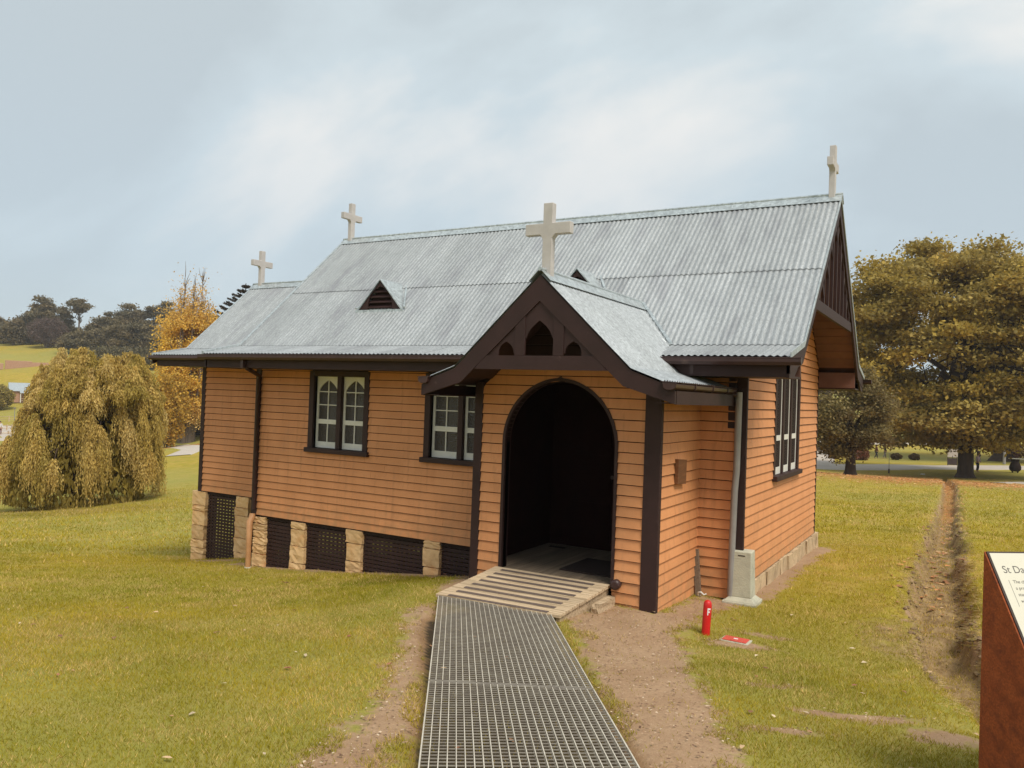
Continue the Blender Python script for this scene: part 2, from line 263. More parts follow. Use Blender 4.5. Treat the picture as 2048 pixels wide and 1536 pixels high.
def masks(x,y):
    s=np.maximum.reduce([inpoly(x,y,SOIL_R,.22),inpoly(x,y,SOIL_L,.22),inpoly(x,y,FRONT,.25),inpoly(x,y,SIDE,.2),
        bl(x,y,.45,-1.9,.42,.16,.2)*.95,bl(x,y,.55,-1.35,.5,.12,.1)*.62,bl(x,y,1.75,-3.6,.62,.12,.25)*.8,bl(x,y,2.35,-3.75,.4,.2)*.8,bl(x,y,1.05,-3.2,.35,.1,.5)*.62,bl(x,y,1.35,-4.3,.4,.12,.5)*.6,
        bl(x,y,-9.9,.45,1.0,.3)*.8])
    d,t,T=polydist(x,y,DITCH)
    straw=np.clip(1.35-d/.42,0,1)*np.clip(t/1.0,0,1)*.9
    straw=np.maximum(straw,.55*bl(x,y,1.75,-.8,.5,1.4,.2))
    s=np.maximum(s,.62*np.exp(-((d-.30)/.11)**2)*smooth(.35,.65,vnoise(x,y,.35,44))*np.clip(t/.6,0,1))
    leaf=np.maximum.reduce([bl(x,y,-1.5,52,9.5,19,.03),bl(x,y,6,52,6,14)*.9,.62*bl(x,y,-34.7,12.9,4.6,4.6),.95*bl(x,y,-74,49,5,4.5),np.clip(1.2-d/.45,0,1)*smooth(14,26,t)*.7])
    soil_shade=.75*bl(x,y,-30,10,5.5,3.0,.5)
    pd,_,_=polydist(x,y,[(-1.75,-2.95),(-.48,-4.65),(1.12,-7.05)]); soil_shade=np.maximum(soil_shade,2*np.clip((.68-pd)/.08,0,1)*(.8+.35*vnoise(x,y,.12,41)))  # strip under the walkway grate: its shade painted into the ground colour
    return s,straw,leaf,soil_shade
def axis(lo,hi,st,far,gr=1.13):
    a=list(np.arange(lo,hi,st)); s=st; x=a[-1]
    while x<far[1]: s*=gr; x+=s; a.append(x)
    s=st; x=lo; b=[]
    while x>far[0]: s*=gr; x-=s; b.append(x)
    return np.array(b[::-1]+a)
ax=axis(-13.5,5.0,.075,(-480,480),1.055); ax=np.unique(np.r_[ax[(ax<1.0)|(ax>3.3)],np.arange(1.0,3.3,.036)]); ay=axis(-7.6,9.0,.075,(-480,480),1.055)
GX,GY=np.meshgrid(ax,ay,indexing='ij'); gx,gy=GX.ravel(),GY.ravel(); gzv=gz(gx,gy)
hill=smooth(.02,.06,0)
i,j=np.meshgrid(np.arange(len(ax)-1),np.arange(len(ay)-1),indexing='ij'); q=(i*len(ay)+j).ravel()
F=np.c_[q,q+len(ay),q+len(ay)+1,q+1]
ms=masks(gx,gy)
def groundmat():
    m=bpy.data.materials.new('lawn_and_soil'); m.use_nodes=True; nt=m.node_tree; nt.nodes.clear(); N=nt.nodes.new; L=nt.links.new
    o=N('ShaderNodeOutputMaterial'); b=N('ShaderNodeBsdfPrincipled'); L(b.outputs[0],o.inputs[0]); b.inputs['Roughness'].default_value=.95; b.inputs['Specular IOR Level'].default_value=.15
    g=N('ShaderNodeNewGeometry'); a=N('ShaderNodeAttribute'); a.attribute_name='col'; sp=N('ShaderNodeSeparateColor'); L(a.outputs['Color'],sp.inputs[0])
    a2=N('ShaderNodeAttribute'); a2.attribute_name='soil_shade'
    def noise(s,d=6,r=.6,vec=None,w=0):
        n=N('ShaderNodeTexNoise'); n.inputs['Scale'].default_value=s; n.inputs['Detail'].default_value=d; n.inputs['Roughness'].default_value=r; L(vec or g.outputs['Position'],n.inputs[0]); return n.outputs[0]
    def mr(v,a_,b_,c=0,d=1):
        n=N('ShaderNodeMapRange'); n.inputs[1].default_value=a_; n.inputs[2].default_value=b_; n.inputs[3].default_value=c; n.inputs[4].default_value=d; L(v,n.inputs[0]); return n.outputs[0]
    def mix(f,c1,c2):
        n=N('ShaderNodeMix'); n.data_type='RGBA'; 
        if isinstance(f,float): n.inputs[0].default_value=f
        else: L(f,n.inputs[0])
        for k,c in ((6,c1),(7,c2)):
            if isinstance(c,tuple): n.inputs[k].default_value=(*c,1)
            else: L(c,n.inputs[k])
        return n.outputs[2]
    def ad(x,y,op='ADD'):
        n=N('ShaderNodeMath'); n.operation=op
        for k,v in enumerate((x,y)):
            if isinstance(v,(int,float)): n.inputs[k].default_value=v
            else: L(v,n.inputs[k])
        return n.outputs[0]
    G=mix(mr(noise(.22,5),.35,.65),(.32,.25,.019),(.39,.295,.032))
    G=mix(mr(noise(1.6,6),.45,.72),G,(.50,.33,.085))
    G=mix(mr(noise(.55,7,.7),.50,.66,0,.55),G,(.44,.27,.075))
    G=mix(mr(noise(.9,6,.7),.52,.72,0,.6),G,(.18,.18,.014))
    G=mix(mr(noise(28,4,.7),.40,.70,0,.55),G,(.15,.13,.02))
    G=mix(mr(noise(.035,4),.42,.60,0,.6),G,(.25,.25,.07))
    S=mix(mr(noise(2.0,6),.35,.65),(.32,.20,.115),(.40,.265,.16))
    S=mix(mr(noise(22,6,.7),.50,.75,0,.7),S,(.25,.145,.09))
    S=mix(mr(noise(60,3,.7),.60,.75,0,.8),S,(.62,.46,.31))
    T=mix(mr(noise(9,6,.7),.35,.65),(.36,.25,.125),(.19,.12,.055))
    Lf=mix(mr(noise(3.5,6,.75),.40,.62),(.42,.175,.055),(.26,.15,.040))
    n4=noise(5,7,.7)
    def thr(v,amp=.55,w=.10):
        s=ad(v,ad(ad(n4,-.5),amp,'MULTIPLY')); return mr(s,.5-w,.5+w)
    c=mix(thr(sp.outputs[1],.9,.14),G,T)
    c=mix(mr(ad(sp.outputs[2],ad(ad(noise(2.5,6,.75),-.5),1.3,'MULTIPLY')),.40,.72,0,.85),c,Lf)
    c=mix(thr(sp.outputs[0],2.0,.14),c,S)
    c=mix(mr(a2.outputs['Fac'],1.1,1.8,0,.92),mix(mr(a2.outputs['Fac'],.1,.9,0,.55),c,(.20,.11,.045)),(.055,.042,.028))  # near-black mix paints the shade beneath the grate; brown mix is soil
    L(c,b.inputs['Base Color'])
    bp=N('ShaderNodeBump'); bp.inputs['Strength'].default_value=.6; bp.inputs['Distance'].default_value=.03; L(noise(26,6,.7),bp.inputs['Height']); L(bp.outputs[0],b.inputs['Normal'])
    return m
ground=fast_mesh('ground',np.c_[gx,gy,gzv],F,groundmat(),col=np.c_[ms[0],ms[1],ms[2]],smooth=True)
at=ground.data.attributes.new('soil_shade','FLOAT','POINT'); at.data.foreach_set('value',ms[3].astype(np.float32))
ground['kind']='structure'; ground['label']='uneven lawn with worn soil and a drain, falling away behind the chapel'
def strip(name,pts,wd,mat,label,lift=.03,kind='structure'):
    """ribbon of ground cover following the terrain; pts [(x,y)], wd [w0,w1..]"""
    P=[];W=[]
    for k in range(len(pts)-1):
        n=max(2,int(math.hypot(pts[k+1][0]-pts[k][0],pts[k+1][1]-pts[k][1])/1.2))
        for t in range(n):
            f=t/n; P.append((pts[k][0]*(1-f)+pts[k+1][0]*f,pts[k][1]*(1-f)+pts[k+1][1]*f)); W.append(wd[k]*(1-f)+wd[k+1]*f)
    P.append(pts[-1]);W.append(wd[-1]); P=np.array(P);W=np.array(W); D=np.gradient(P,axis=0); D/=np.linalg.norm(D,axis=1)[:,None]+1e-9; Nn=np.c_[-D[:,1],D[:,0]]
    nc=7; rows=[]
    for c in range(nc):
        s=(c/(nc-1)-.5); jit=(rng.random(len(P))-.5)*.10 if c in(0,nc-1) else 0
        X=P+Nn*(W*(s*1.0)+jit)[:,None]; Z=gz(X[:,0],X[:,1])+lift*(1 if 0<c<nc-1 else -3); rows.append(np.c_[X,Z])
    V=np.stack(rows,1).reshape(-1,3); F=[]
    for r in range(len(P)-1):
        for c in range(nc-1): a=r*nc+c; F.append((a,a+1,a+nc+1,a+nc))
    o=fast_mesh(name,V,np.array(F),mat,smooth=True); o['kind']=kind; o['label']=label; return o
strip('path',[(-40,72),(-24,66),(-12,72),(-4,84),(.5,86),(7,92),(14,94),(40,100)],[11,10,11,9,8,9,9,10],'path','pale sealed path curving behind the oak tree',.05)
strip('path',[(-12,74),(-14,92),(-16,110),(-22,130),(-30,146)],[7,6,5,5,5],'path','pale side path branching away behind the small dark tree',.06)
strip('path',[(-40,150),(-17,148),(-7.5,157),(10,165),(40,170)],[7,6,6,6,7],'path','far pale road crossing behind the shrubs',.09)
strip('path',[(-58,36),(-64,42.5),(-77,50.5),(-86,45),(-100,38),(-130,30)],[3,3.4,3.6,7,9,9],'path','pale path passing in front of the golden poplar',.05)
strip('path',[(4.2,62),(6.1,66),(7.0,60),(5.6,40),(5.0,28),(5.6,16)],[1.6,2.2,2.6,2,1.6,1.6],'path','gravel path beyond the drain at the right',.04)
strip('path',[(-90,40),(-112,50),(-130,60),(-150,66)],[4,4,5,5],'path','pale drive leading to the far cottage',.06)
# leaf litter on the far path verge under the poplar
# ------------------------------------------------------------------ grass blades
def blades(n,rmin,rmax,h,wd,name,label,cx=1.9,cy=-9.0,a0=-.42,a1=1.50):
    # sector round the viewpoint area, uniform by area
    n=int(n*1.3); lo_,hi_=rmin*.82,rmax*1.2; r=np.sqrt(rng.random(n)*(hi_**2-lo_**2)+lo_**2); fade=np.clip((r-lo_)/(rmin*1.15-lo_),0,1)*np.clip((hi_-r)/(hi_-rmax*.82),0,1); a=a0+rng.random(n)*(a1-a0)
    x=cx-np.sin(a)*r; y=cy+np.cos(a)*r
    s,st,lf,s2=masks(x,y); nz=vnoise(x,y,.25,11)*.6+vnoise(x,y,.08,12)*.4
    keep=(s+(nz-.5)*1.1<.58)|(rng.random(n)<.04); keep&=(s2<1.1)|(rng.random(n)<.06)
    keep&=~((x>-8.45)&(x<0)&(y>0)&(y<5))&~((x>-2.95)&(x<-.53)&(y>-1.5)&(y<.1))&~((x>-11.1)&(x<-8.3)&(y>.85)&(y<4.2))
    keep&=rng.random(n)>np.clip(lf*.55+st*.35,0,.8); keep&=rng.random(n)<fade
    x,y,st,lf=x[keep],y[keep],st[keep],lf[keep]; n=len(x); z=gz(x,y)-.004
    H=h*(.5+rng.random(n)*.9)*(.75+.6*vnoise(x,y,.6,14)); th=rng.random(n)*2*np.pi; lean=H*(.35+rng.random(n)*.75); W=wd*(.7+.6*rng.random(n))
    la=rng.random(n)*2*np.pi
    px,py=np.cos(th)*W/2,np.sin(th)*W/2; tx,ty=np.cos(la)*lean,np.sin(la)*lean
    V=np.empty((n,3,3)); V[:,0]=np.c_[x-px,y-py,z]; V[:,1]=np.c_[x+px,y+py,z]; V[:,2]=np.c_[x+tx,y+ty,z+H]
    g1_=np.array([.35,.28,.013]); g2_=np.array([.52,.385,.032]); str_=np.array([.68,.47,.17]); dk=np.array([.20,.20,.010])
    m=vnoise(x,y,1.7,20)*.5+vnoise(x,y,.4,21)*.5; C=g1_+(g2_-g1_)*np.clip(m+rng.normal(0,.25,n),0,1)[:,None]
    dm=smooth(.50,.72,vnoise(x,y,2.6,24)*.6+vnoise(x,y,.8,25)*.4); C=C*(1-.5*dm[:,None])+dk*.5*dm[:,None]
    gr=np.maximum(bl(x,y,-5.5,-2.0,5.0,1.7,.06),.7*bl(x,y,1.2,-1.0,1.2,2.2))*.65*(.6+.8*vnoise(x,y,.5,52)); C=C*(1-gr[:,None])+np.array([.21,.225,.010])*gr[:,None]
    sm=(rng.random(n)<.10+.42*smooth(.45,.75,vnoise(x,y,1.3,27)*.6+vnoise(x,y,.35,28)*.4)+.4*st); C[sm]=str_*(.7+.5*rng.random((sm.sum(),1)))
    C*= (.85+.3*rng.random((n,1)))
    o=fast_mesh(name,V.reshape(-1,3),np.arange(3*n).reshape(-1,3),'blade',col=np.repeat(C,3,axis=0)); tag(o,label,'grass',kind='stuff'); return o
MT['blade']=pm('grass_blade',(1,1,1),(.9,.9,.9),3,.7,0,objvar=0,attr='col',trans=.3,spec=.2)
blades(500000,2.6,9.0,.027,.0050,'grass','short yellow green grass with straw growing in the near lawn')
blades(400000,9.0,19,.034,.009,'grass','short green grass on the lawn round the chapel',a0=-.42,a1=1.50)
blades(230000,19,42,.06,.022,'grass','green grass on the lower lawn beyond the chapel',a0=-.42,a1=1.50)
# fallen leaves
def leaf_litter(n,pos,size,name,label,cols):
    x,y=pos[:,0],pos[:,1]; z=gz(x,y)+.012+rng.random(n)*.018; a=rng.random(n)*2*np.pi; s=size*(.5+.9*rng.random(n))
    V=np.empty((n,6,3)); pr=[(-1,0,0),(-.35,.5,.25),(.35,.42,.22),(1,0,.08),(.3,-.45,.3),(-.4,-.5,.18)]
    for k,(u,v,wv) in enumerate(pr):
        uu=u*s*(.8+.4*rng.random(n)); vv=v*s*(.7+.6*rng.random(n)); V[:,k]=np.c_[x+uu*np.cos(a)-vv*np.sin(a),y+uu*np.sin(a)+vv*np.cos(a),z+wv*s*rng.random(n)*1.2]
    C=np.array(cols)[rng.integers(0,len(cols),n)]*(.8+.4*rng.random((n,1)))
    o=fast_mesh(name,V.reshape(-1,3),np.arange(6*n).reshape(-1,6),'litter',col=np.repeat(C,6,axis=0)); tag(o,label,'fallen leaves',kind='stuff'); return o
PLx=(-2.95,-.53)
MT['litter']=pm('dry_leaf',(1,1,1),(.85,.85,.85),30,.8,0,objvar=0,attr='col',trans=.15)
n=120; r=2.8+rng.random(n)*9; a=-.1+rng.random(n)*1.25
leaf_litter(n,np.c_[1.9-np.sin(a)*r,-9+np.cos(a)*r],.027,'fallen_leaves','dry curled leaves scattered over the near lawn',[(.50,.27,.15),(.62,.42,.24),(.30,.15,.08),(.66,.52,.34),(.42,.18,.10)])
n=5200; t=rng.random((n,2)); X=np.c_[-9+rng.random(n)*16,34+rng.random(n)*36]; m=masks(X[:,0],X[:,1])[2]; X=X[rng.random(n)<m]
leaf_litter(len(X),X,.085,'fallen_leaves','orange leaf litter spread on the grass below the oak tree',[(.60,.24,.07),(.66,.34,.12),(.45,.16,.06),(.70,.45,.20)])
n=420; yy=2+rng.random(n)*30; X=np.c_[1.9+rng.normal(0,.22,n),yy]; leaf_litter(n,X,.05,'fallen_leaves','orange leaves caught in the drain',[(.60,.26,.10),(.66,.40,.20),(.40,.18,.08)])
n=9000; t=rng.random((n,2)); X=np.c_[-3.4+rng.random(n)*5.6,-7+rng.random(n)*7]; mm=masks(X[:,0],X[:,1]); X=X[(mm[0]>.45)&(mm[3]<1)&~((X[:,0]>PLx[0])&(X[:,0]<PLx[1])&(X[:,1]>-1.5))]
leaf_litter(len(X),X,.011,'soil_chips','small bark chips and stones on the worn soil beside the walkway',[(.50,.34,.22),(.26,.15,.09),(.42,.27,.17),(.62,.48,.34),(.18,.10,.06)])
# tufts of straw hanging into the drain
n=15000; t=rng.random(n)*30; yy=-3+t; dd=(.24+rng.random(n)*.26)*np.where(rng.random(n)<.5,-1,1)
cxx=np.interp(yy,[p[1] for p in DITCH],[p[0] for p in DITCH]); x=cxx+dd; z=gz(x,yy); H=.035+.06*rng.random(n); V=np.empty((n,3,3)); sg=-np.sign(dd)
V[:,0]=np.c_[x,yy-.006,z]; V[:,1]=np.c_[x,yy+.006,z]; V[:,2]=np.c_[x+sg*H*(.5+rng.random(n)),yy+rng.normal(0,.04,n),z+H*(.15+.35*rng.random(n))-.03]
C=np.array([(.58,.40,.17),(.46,.32,.12),(.36,.31,.04),(.62,.46,.22)])[rng.integers(0,4,n)]
o=fast_mesh('dry_grass',V.reshape(-1,3),np.arange(3*n).reshape(-1,3),'blade',col=np.repeat(C,3,axis=0)); tag(o,'straw coloured dry grass leaning over the edges of the drain','dry grass',kind='stuff')

# clods of dark earth and roots on the broken banks of the drain
cl=MB(); crng=random.Random(5)
ico=[(0,0,1),(.89,0,.45),(.28,.85,.45),(-.72,.53,.45),(-.72,-.53,.45),(.28,-.85,.45),(.72,.53,-.45),(-.28,.85,-.45),(-.89,0,-.45),(-.28,-.85,-.45),(.72,-.53,-.45),(0,0,-1)]
icf=[(0,1,2),(0,2,3),(0,3,4),(0,4,5),(0,5,1),(1,6,2),(2,7,3),(3,8,4),(4,9,5),(5,10,1),(6,7,2),(7,8,3),(8,9,4),(9,10,5),(10,6,1),(11,7,6),(11,8,7),(11,9,8),(11,10,9),(11,6,10)]
for k in range(900):
    t=crng.random()**1.3*16; yy=-2.4+t; cx=float(np.interp(yy,[p[1] for p in DITCH],[p[0] for p in DITCH])); sd_=1 if crng.random()<.7 else -1
    dd=sd_*(.20+.17*crng.random()); r_=.010+.030*crng.random()**2; x=cx+dd; z=g1(x,yy)
    cl.add([(x+p[0]*r_*crng.uniform(.6,1.4),yy+p[1]*r_*crng.uniform(.7,1.8),z+p[2]*r_*crng.uniform(.4,1.0)) for p in ico],icf)
MT['clod']=pm('dark_earth',(.24,.155,.085),(.15,.095,.055),9,.95,.4,60,objvar=0,c3=(.24,.17,.08),s3=5,t3=(.5,.7))
o=cl.build('earth_clods','clod',fixn=False); tag(o,'dark clods of earth and roots along the broken banks of the drain','earth clods',kind='stuff')
# ------------------------------------------------------------------ chapel
NL,NW,NH=8.378,5.0,5.227; NB,NBz,NE,NEz=.059,2.913,.849,2.735; O1,O2=.446,.672; SL=(NH-NBz)/(NW/2+NB)
CXL=-10.94; CY=.903; CO=.482; CH=4.423; CBy,CBz=.837,2.920; CEy,CEz=.061,2.761; CZ=.104
PXC=-1.626; PL,PR,PY=-2.913,-.555,-1.463; PF=-2.325; PH=3.525; PBx,PBz=1.056,2.526; PEx,PEz=1.40,2.40
EXP=.119
chapel=thing('chapel','ochre weatherboard chapel with grey corrugated iron roof, four cream crosses and a dark arched porch','chapel',(0,0,0))
frF=lambda y0:(lambda u,v,n:(u,y0-n,v))        # wall facing -Y
frR=lambda x0:(lambda u,v,n:(x0+n,u,v))        # wall facing +X
def clipx(lo,hi,cuts):
    segs=[(lo,hi)]
    for a,b in cuts:
        out=[]
        for s,e in segs:
            if b<=s or a>=e: out.append((s,e)); continue
            if a>s: out.append((s,a))
            if b<e: out.append((b,e))
        segs=out
    return [(s,e) for s,e in segs if e-s>.02]
def board(fr,z0,z1,ul,ur,parent,mat='paint',nz=2):
    """one weatherboard: thick at its lower edge; ul/ur give the end positions at a height"""
    vs=[];fs=[]; j=random.uniform(-.0015,.0015); j2=random.uniform(-.0012,.0012)
    zs=[z0+(z1-z0)*k/(nz-1) for k in range(nz)]
    for z in zs:
        t=(z-z0)/(EXP); n=.033-.020*t
        a,b=ul(z),ur(z)
        vs+=[fr(a,z+j,n),fr(b,z+j2,n),fr(a,z+j,.001),fr(b,z+j2,.001)]
    for k in range(nz-1):
        o=4*k; fs+=[(o,o+1,o+5,o+4),(o+3,o+2,o+6,o+7),(o+2,o,o+4,o+6),(o+1,o+3,o+7,o+5)]
    o=4*(nz-1); fs+=[(0,2,3,1),(o,o+1,o+3,o+2)]
    return MB().add(vs,fs).build('weatherboard',mat,parent)
def rows(z0,z1,off=0):
    k=math.floor((z0-off)/EXP+1e-6); z=off+k*EXP
    while z<z1-.02:
        a=max(z,z0); b=min(z+EXP-.0105,z1)
        if b-a>.015: yield a,b
        z+=EXP
C_=lambda c:(lambda z:c)
# nave front wall
W1=(-7.137,-5.859); W2=(-4.764,-3.486); WS,WT=1.235,2.504
def wallpiece(name,boxes,parent=chapel):
    m=MB()
    for b in boxes[:7]: m.box(*b)
    o=m.build(name,'backing',parent)
    for b in boxes[7:]: wallpiece(name,[b],parent)
    return o
o0,o1_=W1[0]+.10,W1[1]-.10; q0,q1_=W2[0]+.10,W2[1]-.10
nf=wallpiece('wall',[((-NL,.002,-.06),(o0,.10,2.62)),((o0,.002,-.06),(o1_,.10,WS)),((o0,.002,2.43),(o1_,.10,2.62)),((o1_,.002,-.06),(q0,.10,2.62)),((q0,.002,-.06),(q1_,.10,WS)),((q0,.002,2.43),(q1_,.10,2.62)),((q1_,.002,-.06),(PL+.1,.10,2.62)),((PR-.1,.002,-.2),(-.003,.10,2.62))])
for a,b in rows(0,2.56):
    cuts=[]
    if b>WS+.005: cuts=[(W1[0]+.03,W1[1]-.03),(W2[0]+.03,W2[1]-.03)]
    for s,e in clipx(-NL+.10,PL+.0,cuts):
        js=[s]+([random.uniform(s+.8,e-.8)] if (e-s>3 and random.random()<.6) else [])+[e]
        for k in range(len(js)-1): board(frF(0),a,b,C_(js[k]+(.0015 if k else 0)),C_(js[k+1]-(.0015 if k<len(js)-2 else 0)),nf)
for a,b in rows(-.16,2.56,-.042): board(frF(0),a,b,C_(PR+.012),C_(-.10),nf)
# nave gable wall (+X)
ZR=lambda y:(NBz+SL*(min(y,NW-y)+NB)) if 0<=min(y,NW-y) else NBz
RW=(1.545,3.345); RWs=1.22; RSP=2.50; RAP=3.42
def rarch(z,grow=0.0):
    hw=.90+grow
    if z<=RSP: return hw
    h=RAP+grow*1.3-RSP; t=min(1,(z-RSP)/h)
    r=(hw*hw+h*h)/(2*hw); return max(0,math.sqrt(max(0,r*r-(z-RSP)**2))-(r-hw))
nr=MB().prism([(.003,-.06),(NW-.003,-.06),(NW-.003,2.85),(NW/2,NH-.12),(.003,2.85)],frR(-.004),-.09,0.0).build('wall','backing',chapel)
for a,b in rows(0,5.05):
    lo=lambda z: .022 if z<2.86 else max(.022,(z-NBz+.10)/SL-NB)
    hi=lambda z: NW-lo(z)
    if b>RWs and a<RAP:
        l2=lambda z: 2.445-rarch(z,-.03); h2=lambda z: 2.445+rarch(z,-.03)
        board(frR(0),a,b,lo,l2,nr,nz=4); board(frR(0),a,b,h2,hi,nr,nz=4)
    elif hi(b)-lo(b)>.03: board(frR(0),a,b,lo,hi,nr)
# plain other walls of the nave, floors
wallpiece('wall',[((-NL,NW-.1,-.3),(0,NW,2.7))]); 
MB().prism([(.0,-.06),(NW,-.06),(NW,2.85),(NW/2,NH-.12),(.0,2.85)],frR(-NL+.05),-.05,0.04).build('wall','backing',chapel)
MB().box((-NL+.05,.12,-.16),(-.1,NW-.12,-.03)).build('floor','backing',chapel)
# chancel
cf=wallpiece('wall',[((CXL,CY+.002,CZ-.06),(-NL,CY+.1,2.66))])
for a,b in rows(CZ,2.62,CZ): board(frF(CY),a,b,C_(CXL+.10),C_(-NL-.01),cf)
wallpiece('wall',[((CXL,5-CY-.1,CZ-.06),(-NL,5-CY,2.7))])
MB().prism([(CY+.1,CZ-.06),(5-CY-.1,CZ-.06),(5-CY-.1,2.86),(2.5,CH-.12),(CY+.1,2.86)],frR(CXL+.05),-.045,0.04).build('wall','backing',chapel)
MB().box((CXL+.1,CY+.12,CZ-.12),(-NL-.01,5-CY-.12,CZ-.02)).build('floor','backing',chapel)
# corner boards
def cb(p0,p1): rounded(MB().box(p0,p1).build('corner_board','brown',chapel),.006)
cb((-.102,-.034,-.14),(.030,.020,2.60)); cb((-NL-.03,-.036,-.02),(-NL+.10,.02,2.56)); cb((CXL-.01,CY-.034,CZ-.02),(CXL+.10,CY+.02,2.60)); cb((-.06,NW-.02,-.05),(.034,NW+.03,2.60))
cb((-.20,-.031,1.9),(-.104,.0,2.52))
# porch walls
AH=.709; ACX=-1.762; AZS=1.653; AC=.0317; AT=2.393; AR=AH+AC
def ax_(z):
    if z<=AZS: return AH
    if z>=AT: return 0
    return max(0,math.sqrt(max(0,AR*AR-(z-AZS)**2))-AC)
pw=MB()
zz_=[-.06,.14]+[AZS+(AT-AZS)*k/14 for k in range(15)]
left=[(PL+.004,-.06)]+[(ACX-ax_(z),z) for z in zz_]+[(ACX,PH-.2),(PXC,PH-.16),(PXC-PBx,PBz-.06),(PL+.004,2.36)]
right=[(PR-.004,-.06)]+[(ACX+ax_(z),z) for z in zz_]+[(ACX,PH-.2),(PXC,PH-.16),(PXC+PBx,PBz-.06),(PR-.004,2.36)]
pfw=pw.prism(left,frF(PY),-.08,-.002).build('wall','backing',chapel); MB().prism(right,frF(PY),-.08,-.002).build('wall','backing',chapel)
for a,b in rows(-.14,3.3,-.042):
    lim=lambda z:(PBx+(PBz-.10-z)/.946) 
    lo=lambda z: max(PL+.105,PXC-lim(z)); hi=lambda z: min(PR-.155,PXC+lim(z))
    mt='paint' if b<2.66 else 'brown'  # boards above the tie beam coloured dark to stand for deep gable shade
    if a<AT:
        board(frF(PY),a,b,lo,lambda z:ACX-ax_(z)-.008,pfw,mt,nz=4 if a<2 else 7); board(frF(PY),a,b,lambda z:ACX+ax_(z)+.008,hi,pfw,mt,nz=4 if a<2 else 7)
    elif hi(b)-lo(b)>.05: board(frF(PY),a,b,lo,hi,pfw,mt)
psw=wallpiece('wall',[((PR-.08,PY+.08,-.2),(PR-.002,.0,2.40))])
for a,b in rows(-.14,2.22,-.042): board(frR(PR),a,b,C_(PY+.035),C_(-.014),psw)
wallpiece('wall',[((PL,PY+.08,-.3),(PL+.08,0,2.40))])
cb((PL-.01,PY-.036,-.16),(PL+.105,PY+.02,2.36)); cb((PR-.155,PY-.038,-.14),(PR+.034,PY+.034,2.30))
# arch trim
m=MB(); zs=[.13,.9]+[AZS+(AT-AZS)*(math.sin(k/22*math.pi/2)) for k in range(23)]
for sg in (-1,1):
    inner=[(ACX+sg*(ax_(z)),z) for z in zs]; outer=[]
    for k,(x,z) in enumerate(inner):
        if z<=AZS: outer.append((x+sg*.036,z))
        else:
            d=Vector((x-(ACX-sg*AC),z-AZS)).normalized(); outer.append((x+d.x*.036,z+d.y*.036))
    outer[-1]=(ACX,AT+.05)
    for k in range(len(inner)-1): m.prism([inner[k],outer[k],outer[k+1],inner[k+1]],frF(PY),-.10,.040)
m.build('arch_trim','brown',chapel)
# porch interior
fl=MB().box((PL+.08,PY+.085,.02),(PR-.08,.30,.120)).build('porch_floor','backing',chapel)
x=PL+.10
while x<PR-.1:
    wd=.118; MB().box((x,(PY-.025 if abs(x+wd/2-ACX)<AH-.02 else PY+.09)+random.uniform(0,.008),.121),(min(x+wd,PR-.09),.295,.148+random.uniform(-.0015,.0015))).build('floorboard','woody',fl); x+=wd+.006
rounded(MB().box((-1.84,-1.20,.1495),(-1.13,-.40,.166)).build('door_mat','mat',chapel),.004)
MB().box((-2.62,.02,.150),(-2.38,.10,.156)).build('floor_grille','mat',chapel)
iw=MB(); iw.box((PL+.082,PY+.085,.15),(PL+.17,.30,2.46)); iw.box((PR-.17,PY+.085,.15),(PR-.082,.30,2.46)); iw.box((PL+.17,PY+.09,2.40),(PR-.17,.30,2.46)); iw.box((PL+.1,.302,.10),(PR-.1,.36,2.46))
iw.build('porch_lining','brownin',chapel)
dr=MB(); 
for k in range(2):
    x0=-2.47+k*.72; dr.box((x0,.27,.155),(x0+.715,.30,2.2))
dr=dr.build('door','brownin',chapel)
for k in range(2):
    x0=-2.47+k*.72
    for r_ in range(3): MB().box((x0+.08,.258,.25+r_*.65),(x0+.63,.27,.78+r_*.65)).build('door_panel','brownin',dr)
MB().tube([(-1.79,.262,1.15),(-1.79,.21,1.15)],[.012,.028],10).build('handle','gutter',dr)
# ------------------------------------------------------------------ roofs
PIT=.0762; AMP=.0082
def sheet(parent,u0,u1,prof,mk,mat='roof',off=0.0,samples=6,sgn=1,name='roof_sheet',tail=0):
    """corrugated sheet; prof [(s,z)] across the slope, mk(u,s,z)->xyz, outward normal computed in the s-z plane"""
    n=max(2,int(round((u1-u0)/PIT*samples))); us=[u0+(u1-u0)*k/n for k in range(n+1)]
    nn=[]
    for i in range(len(prof)):
        a=prof[max(0,i-1)]; b=prof[min(len(prof)-1,i+1)]; d=Vector((b[0]-a[0],b[1]-a[1])).normalized(); q=Vector((d.y,-d.x)); 
        if q.y<0: q=-q
        nn.append(q)
    V=[];Fc=[];np_=len(prof)
    for u in us:
        a=AMP*math.cos(2*math.pi*u/PIT)
        for (s,z),q in zip(prof,nn): V.append(mk(u,s+q.x*(a+off),z+q.y*(a+off)))
    for k in range(n):
        for i in range(np_-1): b=k*np_+i; Fc.append((b,b+np_,b+np_+1,b+1))
    o=fast_mesh(name,np.array(V),np.array(Fc),mat,parent,smooth=False); o.data.polygons.foreach_set('use_smooth',[True]*len(Fc)); return o
def roofpart(name='roof'):
    return None
def courses(parent,ua,ub,profs,mk,mat='roof',wd=.762,jit=.004):
    u=ua; k=0
    while u<ub-.05:
        e=min(u+wd,ub)
        for j,(prof,off) in enumerate(profs):
            sheet(parent,u-.02 if u>ua else u,e,[(s,z) for s,z in prof],mk,mat,off+.0015*(k%2)+random.uniform(0,.001))
        u=e;k+=1
def tilt(prof,f): return prof
mkN=lambda u,s,z:(u,s,z); mkB=lambda u,s,z:(u,NW-s,z)
zr=lambda y:NBz+SL*(y+NB)
